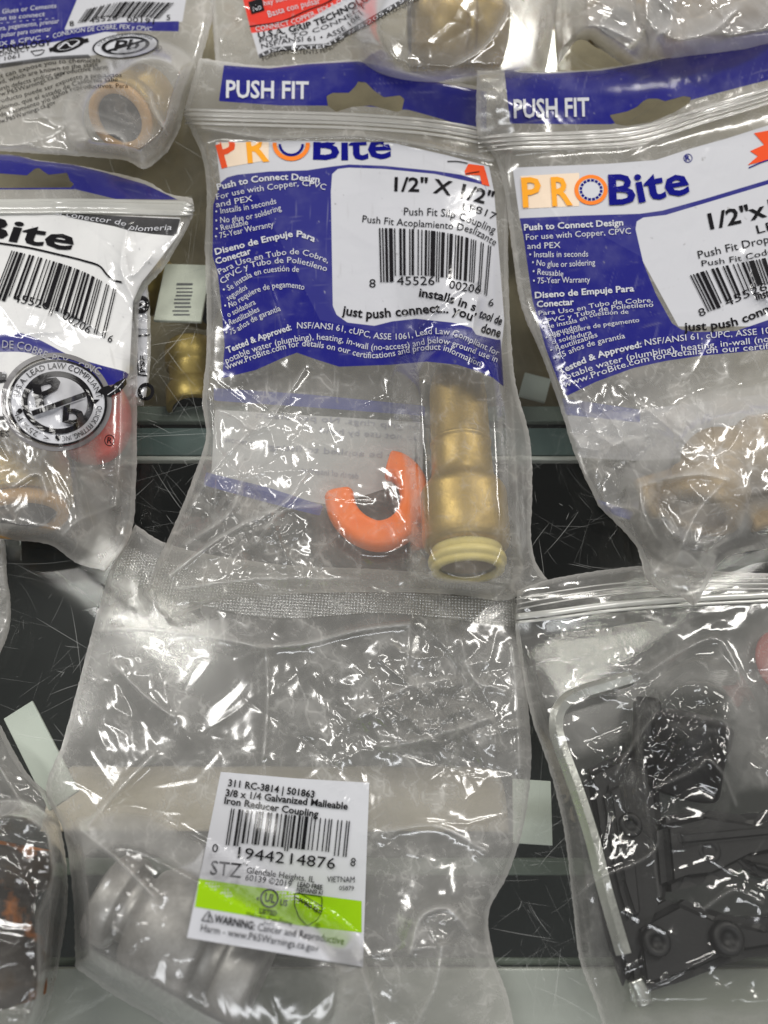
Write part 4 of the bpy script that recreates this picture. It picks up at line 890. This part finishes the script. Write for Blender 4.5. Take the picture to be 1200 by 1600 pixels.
textsA(A_, lt, [('Push to Connect Design', [(340, 297), (380, 288), (420, 282), (455, 281), (499, 285)], 9.5, 1), ('For use with Copper, CPVC', [(339, 312), (382, 302), (420, 297), (460, 291), (485, 291), (508, 297)]), ('and PEX', [(338, 324), (395, 314)]), ('• Installs in seconds', [(337, 335), (395, 326), (432, 318)]), ('• No glue or soldering', [(337, 349), (375, 345), (410, 338), (440, 328)]), ('• Reusable', [(338, 362), (388, 351)]), ('• 75-Year Warranty', [(337, 374), (380, 364), (428, 354)]),
    ('Diseno de Empuje Para', [(337, 398), (400, 382), (455, 370), (472, 371), (491, 378)], 9.5, 1), ('Conectar', [(338, 413), (393, 396)], 9.5, 1), ('Para Uso en Tubo de Cobre,', [(343, 429), (380, 412), (418, 403), (460, 397), (480, 400), (512, 411)]), ('CPVC y Tubo de Polietileno', [(347, 444), (385, 421), (420, 413), (460, 411), (510, 424)]), ('• Se instala en cuestión de', [(350, 457), (362, 452), (385, 437), (405, 429), (440, 424), (467, 425)]), ('segundos', [(357, 470), (387, 451)]),
    ('• No requiere de pegamento', [(351, 482), (362, 480), (400, 458), (420, 452), (450, 449), (475, 453)]), ('o soldadura', [(357, 496), (400, 475)]), ('• Reutilizables', [(352, 509), (362, 507), (406, 486)]), ('• 75 años de garantía', [(353, 524), (364, 522), (400, 501), (439, 485)])], 'w', h=9)
textsA(A_, 'approval_lettering', [('Tested & Approved:', [(356, 552), (400, 534), (456, 515)], 9.5, 1), ('NSF/ANSI 61, cUPC, ASSE 1061, Lead Law Compliant for', [(464, 513), (505, 514), (545, 520), (586, 529), (630, 530), (672, 522), (710, 525), (738, 537), (778, 556)]),
    ('potable water (plumbing), heating, in-wall (no-access) and below ground use in', [(354, 568), (400, 549), (485, 531), (534, 535), (575, 546), (626, 545), (685, 536), (720, 545), (776, 566)]), ('www.ProBite.com for details on our certifications and product information.', [(354, 578), (400, 560), (440, 547), (475, 541), (530, 549), (570, 559), (605, 558), (650, 549), (690, 547), (715, 557), (752, 574)])], 'w', h=9.5)
ko = 'product_lettering'
textsA(A_, ko, [('1/2" X 1/2"', [(616, 298), (670, 300), (710, 306), (768, 321)], 21, 1), ('LF817', [(722, 328), (749, 334), (773, 344)], 11), ('Push Fit Slip Coupling', [(631, 336), (700, 339), (730, 347), (772, 365)], 12), ('Push Fit Acoplamiento Deslizante', [(566, 347), (620, 352), (680, 356), (720, 360), (745, 368), (773, 384)], 11)], 'k')
textsA(A_, 'slogan_lettering', [('installs in s', [(654, 463), (690, 469), (742, 486)], 13, 1), ('tool de', [(748, 495), (783, 508)], 13, 1), ('just push connect... you’', [(534, 491), (575, 497), (620, 494), (700, 489), (741, 503)], 14, 1), ('done', [(751, 518), (781, 527)], 14, 1)], 'k')
A_.barcode('barcode', '845526002066', [(592, 356), (650, 358), (700, 364), (740, 374), (768, 384)], [(594, 432), (650, 430), (700, 434), (740, 442), (762, 454)], guard=.12, warp=.94)
textsA(A_, 'barcode', [('8', [(577, 449), (587, 449)], 13), ('45526', [(620, 445), (679, 445)], 13), ('00206', [(701, 450), (750, 459)], 13), ('6', [(763, 478), (771, 479)], 12)], 'k')
A_.fill('brand_lettering', [(340, 223), (420, 222), (420, 250), (350, 262)], 'peach', .0001)
A_.text('brand_lettering', 'P', [(346, 262), (376, 254)], 46, 'r', 1, clip=221, eps=.0002); A_.text('brand_lettering', 'R', [(387, 254), (421, 251)], 42, 'y', 1, clip=221, eps=.0002)
A_.text('brand_lettering', 'Bite', [(489, 248), (540, 249), (612, 246)], 42, 'b', 1, clip=221, eps=.0002)
A_.stroke('brand_lettering', A_.arc((455, 225), 26, 23, 0, -5, 185), 6.5, 'o'); A_.stroke('brand_lettering', A_.arc((455, 225), 18, 17, 0, 0, 180), 4, 'b')
A_.fill('starburst', [(726, 267), (732, 256), (756, 259), (760, 272), (765, 291), (753, 288), (750, 274), (727, 273)], 'r', .0002); A_.stroke('starburst', [(699, 252), (715, 252), (731, 255)], 1.6, 'k'); A_.stroke('starburst', [(728, 271), (749, 268)], 1.4, 'k', .00045)
textsA(A_, 'reverse_lettering', [('or grip rings. No petroleum', [(400, 652), (520, 660), (655, 672)]), ('do not use by hand', [(500, 676), (655, 688)]), ('never be applied to fitting', [(420, 702), (560, 712), (655, 720)]), ('ring to remove', [(350, 690), (420, 700)]), ('depth of insertion', [(470, 738), (560, 748)])], 'faint', h=9, back=True, mirror=True)
A_.build()

# ---- lower-right zip bag ---------------------------------------------------------
def backD(q): return .0010 + .0065 * gauss(q, (825, 930), (230, 60)) + .0015 * gauss(q, (815, 1100), (30, 200))
D_ = Bag('zip_bag', 'clear zip bag holding a hex key and a black bracket at lower right', dict(
    top=[(808, 922), (860, 905), (950, 890), (1020, 884), (1110, 892), (1200, 896), (1340, 900)], bottom=[(945, 1612), (1000, 1650), (1150, 1680), (1350, 1680)],
    left=[(808, 922), (806, 985), (818, 1060), (832, 1125), (858, 1200), (880, 1290), (894, 1400), (906, 1500), (930, 1565), (945, 1612)], right=[(1340, 900), (1350, 1200), (1350, 1680)]),
    backD, lambda q: smax(.0085 * gauss(q, (1230, 1035), (80, 75)), smax(tent(q, (1060, 1235), (1085, 1130), 60, .0255, 2.0, .95), tent(q, (870, 1120), (960, 1440), 26, .0135, 4.5, .9)), smax(.0135 * (1 - sstep(sdf(q, [(905, 1190), (1020, 1150), (1300, 1240), (1310, 1560), (990, 1560)]), 0, 70)), tent(q, (875, 1105), (985, 1062), 30, .0135, 4.5, .9))), crum=(.0011, 120, 95), pt=.002, pw=140,
    hm=lambda q: 2.2 * gauss(q, (1222, 1035), (60, 60)) + .05 + .95 * sstep(sdf(q, [(905, 1190), (1000, 1150), (1020, 1090), (1120, 1090), (1150, 1240), (1320, 1240), (1320, 1560), (985, 1570)]), -5, 25), amp=lambda q: .40 + .7 * gauss(q, (960, 1010), (110, 45)) + .5 * gauss(q, (1090, 1130), (80, 60)) + .25 * sstep(q[..., 1], 1020, 1060), glints=[((1080, 1130), (55, 40), 60), ((960, 1240), (40, 50), 25), ((940, 1000), (60, 20), 20)],
    creases=[([(822, 1045), (870, 1028), (930, 1036), (1008, 1052)], 0.00108, 4), ([(1010, 1052), (1060, 1020), (1120, 998), (1145, 1030), (1160, 1070)], 0.00144, 4), ([(962, 1210), (985, 1170), (1020, 1120), (1030, 1105)], 0.00156, 4), ([(1030, 1228), (1090, 1200), (1105, 1186), (1130, 1210), (1150, 1258)], 0.00132, 4), ([(900, 1400), (940, 1370), (1000, 1345), (1025, 1325), (1028, 1300)], 0.00132, 3.5), ([(995, 1100), (1010, 1250), (1030, 1400)], 0.00072, 3), ([(820, 1050), (835, 1130), (855, 1220)], 0.00108, 4), ([(1090, 1120), (1135, 1130), (1138, 1190)], 0.00120, 4), ([(880, 1300), (905, 1400), (930, 1540)], 0.00072, 4), ([(1100, 1420), (1150, 1390), (1190, 1410)], 0.00120, 5)])
D_.films(film_mat('zip_bag_film', .11, gloss=.06, rough=.10, scuff=.12, fz=.3), film_mat('zip_bag_back', .13, scuff=.12))
D_.zip([(807, 968), (860, 962), (950, 950), (1050, 942), (1200, 934), (1345, 930)], [5, 2.4], zipw, n=2, gap=9, flat=.4); D_.zip([(807, 944), (860, 934), (950, 921), (1050, 914), (1200, 912), (1345, 912)], [1.2, 1.2, 1.2], zipm, name='pull_ribs', n=3, gap=8, flat=.6)
D_.build()

# ---- right bag --------------------------------------------------------------------
def backB(q): return .0022 + .013 * gauss(q, (755, 140), (110, 90)) + .006 * sstep(q[..., 1], 230, 110) + .0075 * gauss(q, (1085, 930), (120, 60)) + .004 * gauss(q, (1200, 880), (120, 40))
HDB = [(788, 110), (820, 114), (860, 115), (940, 110), (1010, 98), (1060, 86), (1120, 65), (1200, 33), (1330, -22), (1330, 76), (1200, 125), (1130, 143), (1080, 156), (1030, 172), (985, 186), (955, 194), (900, 194), (797, 193)]
HOB = [(952, 180), (980, 174), (995, 167), (1005, 158), (1013, 154), (1028, 154), (1039, 158), (1068, 150), (1080, 152), (1077, 161), (1053, 176), (1017, 191), (980, 197), (962, 194)]
BLB = [(812, 341), (900, 337), (1000, 334), (1035, 329), (1100, 311), (1200, 281), (1320, 242), (1320, 518), (1200, 546), (1095, 556), (1040, 564), (990, 575), (930, 597), (885, 619), (870, 590), (853, 545), (832, 470), (818, 370)]
INB = [(993, 358), (995, 346), (1005, 340), (1040, 336), (1100, 318), (1200, 288), (1325, 248), (1325, 468), (1200, 500), (1150, 517), (1085, 519), (1065, 515), (1050, 505), (1025, 460), (1005, 410)]
WHB = [(801, 262), (950, 256), (1025, 250), (1080, 232), (1137, 216), (1200, 196), (1325, 160), (1325, 480), (1200, 510), (1060, 510), (1000, 400), (900, 345), (812, 343)]
B_ = Bag('zip_bag', 'right clear bag with blue header and orange brand lettering, brass elbow inside', dict(
    top=[(746, 110), (800, 111), (860, 112), (940, 107), (1010, 95), (1060, 83), (1120, 62), (1200, 30), (1335, -27)],
    bottom=[(936, 792), (985, 842), (1004, 872), (1008, 900), (1040, 928), (1062, 930), (1085, 946), (1102, 918), (1132, 872), (1200, 858), (1335, 850)],
    left=[(746, 110), (744, 160), (748, 215), (772, 245), (788, 300), (800, 390), (815, 480), (848, 560), (876, 640), (900, 715), (936, 792)], right=[(1335, -27), (1345, 400), (1335, 850)]),
    backB, lambda q: smax(smax(tent(q, (1120, 720), (1092, 790), 62, .028, 1.9, .9), tent(q, (1120, 720), (1240, 702), 62, .028, 1.9, .9)), tent(q, (1040, 770), (1195, 790), 40, .0125, 2, .9)), crum=(.0013, 100, 7), pt=.008, pw=110,
    hm=lambda q: 1 + .45 * gauss(q, (1110, 700), (110, 90)), amp=lambda q: .28 + 1.0 * sstep(q[..., 1], 590, 660) - .5 * gauss(q, (1120, 720), (90, 60)), glints=[((960, 700), (60, 50), 60), ((1080, 650), (60, 30), 25)], creases=[([(1000, 760), (1060, 745), (1100, 742), (1135, 750)], .0022, 4), ([(1000, 765), (1005, 800), (1025, 840)], .0022, 4), ([(1050, 890), (1090, 800), (1130, 755)], .0016, 5), ([(1010, 905), (1060, 860), (1120, 870)], .0014, 5), ([(900, 690), (960, 660), (1020, 640)], .0014, 5), ([(935, 720), (970, 690), (1020, 680)], .0016, 5), ([(940, 790), (1000, 800), (1010, 830)], .0016, 4), ([(1070, 860), (1110, 890), (1120, 870)], .0018, 5), ([(1170, 400), (1180, 450), (1200, 470)], .0020, 6), ([(800, 235), (900, 232), (1000, 225), (1100, 190), (1200, 160), (1330, 120)], .0014, 5), ([(830, 360), (850, 480), (880, 560)], .0005, 6), ([(1080, 175), (1130, 165), (1200, 140)], .0015, 5)])
B_.films(film_mat('orange_logo_bag_film', .25, prints=[('wht', WHITE, .96), ('blu', BLUE, .96)], hole=True, dirt=.12), film_mat('orange_logo_bag_back', .24, prints=[('wht', rgb(205, 205, 210), .7), ('blu', rgb(84, 92, 160), .8)], hole=True),
    dict(wht=sd(WHB), blu=sunion(sdiff(sd(BLB), sd(INB)), sd(HDB))), dict(wht=sd([(886, 650), (1000, 640), (1320, 600), (1320, 700), (1000, 720), (906, 715)]), blu=sunion(sd([(878, 622), (1000, 640), (1000, 660), (884, 648)]), sd([(932, 780), (990, 800), (985, 812), (945, 800)]), sd(HDB))), hole=HOB)
B_.zip([(747, 226), (800, 221), (900, 218), (1000, 210), (1100, 180), (1200, 150), (1338, 100)], [3.5, 4.5, 3, 3], zipm, n=4, gap=7)
B_.text('header_lettering', 'PUSH FIT', [(803, 184), (921, 181)], 28, 'w', 1)
bl = 'brand_lettering'
B_.fill(bl, [(813, 275), (905, 270), (905, 322), (818, 326)], 'peach', .0001)
B_.text(bl, 'P', [(817, 323), (847, 321)], 44, 'y', 1, eps=.00045); B_.text(bl, 'R', [(863, 321), (895, 319)], 43, 'y', 1, eps=.00045)
B_.ring(bl, (923.5, 296.5), 26, 23.5, 0, .76, 1, 'o', .0003); B_.ring(bl, (923.5, 296.5), 26, 23.5, 0, 0, .75, 'w', .0003)
for k in range(16):
    B_.stroke(bl, B_.arc((923.5, 296.5), 16, 15, 0, k * 22.5, k * 22.5 + 17, 4), 4, 'b', .0004)
B_.text(bl, 'Bite', [(952, 319), (990, 317), (1022, 311), (1079, 301)], 45, 'b', 1, eps=.00045)
B_.ring(bl, (1075, 247), 7, 7, 0, .84, 1, 'b', .0002, 24); B_.text(bl, 'R', [(1071.5, 251), (1079, 250)], 8, 'b', 1)
B_.fill('starburst', [(1168, 258), (1184, 244), (1172, 236), (1194, 226), (1178, 208), (1205, 203), (1240, 180), (1280, 205), (1290, 235), (1240, 240)], 'r', .0002); B_.stroke('starburst', [(1170, 262), (1200, 250), (1240, 243)], 1.8, 'b')
textsA(B_, lt, [('Push to Connect Design', [(819, 360), (974, 352)], 9.5, 1), ('For use with Copper, CPVC', [(822, 375), (986, 365)]), ('and PEX', [(824, 389), (876, 387)]), ('• Installs in seconds', [(827, 402), (919, 401)]), ('• No glue or soldering', [(831, 414), (870, 417), (930, 414)]), ('• Reusable', [(832, 428), (880, 432)]), ('• 75-Year Warranty', [(833, 443), (922, 441)]), ('Diseno de Empuje Para', [(836, 466), (991, 455)], 9.5, 1), ('Conectar', [(839, 480), (897, 476)], 9.5, 1), ('Para Uso en Tubo de Cobre,', [(842, 493), (895, 487), (950, 477), (1020, 472)], 7.2), ('CPVC y Tubo de Polietileno', [(845, 507), (895, 497), (950, 485), (1021, 479)], 7.2), ('• Se instala en cuestión de', [(847, 515), (904, 503), (930, 494), (982, 490)], 6.8), ('segundos', [(858, 525), (907, 512)], 6.8), ('• No requiere de pegamento', [(853, 531), (921, 514), (999, 503)], 7), ('o soldadura', [(863, 538), (925, 522)], 7), ('• Reutilizables', [(861, 551), (934, 526)], 8), ('• 75 años de garantía', [(866, 564), (913, 544), (977, 528)], 8.5)], 'w', h=9)
textsA(B_, 'approval_lettering', [('Tested & Approved:', [(875, 585), (930, 561), (1003, 542)], 9.5, 1), ('NSF/ANSI 61, cUPC, ASSE 1061, Lead Law', [(1008, 540), (1081, 531), (1200, 521), (1290, 507)]), ('potable water (plumbing), heating, in-wall (no-access) and', [(877, 596), (950, 571), (1040, 552), (1200, 534), (1290, 520)]), ('www.ProBite.com for details on our certifications and', [(881, 606), (991, 570), (1057, 557), (1200, 545), (1290, 532)])], 'w', h=9.5)
textsA(B_, ko, [('1/2"x1/2"', [(1110, 358), (1165, 346), (1268, 319)], 24, 1), ('LF839', [(1184, 365), (1256, 346)], 13), ('Push Fit Drop Ear Elbow', [(1092, 404), (1188, 382), (1290, 358)], 12), ('Push Fit Codo Hembra', [(1097, 416), (1165, 406), (1280, 376)], 9), ('installs in seconds', [(1182, 469), (1290, 440)], 13, 1), ('just push connect... you’re', [(1069, 517), (1107, 515), (1151, 508), (1200, 489), (1310, 445)], 13, 1)], 'k')
B_.barcode('barcode', '845526002103', [(1078, 430), (1120, 418), (1200, 402), (1290, 380)], [(1104, 482), (1150, 465), (1200, 440), (1296, 420)], guard=.1)
textsA(B_, 'barcode', [('8', [(1094, 495), (1104, 491)], 12), ('45526', [(1136, 479), (1165, 466), (1200, 452)], 12), ('00210', [(1215, 448), (1265, 432)], 12)], 'k')
B_.build()

for o in S.objects:
    if '_o' in o.keys(): del o['_o']
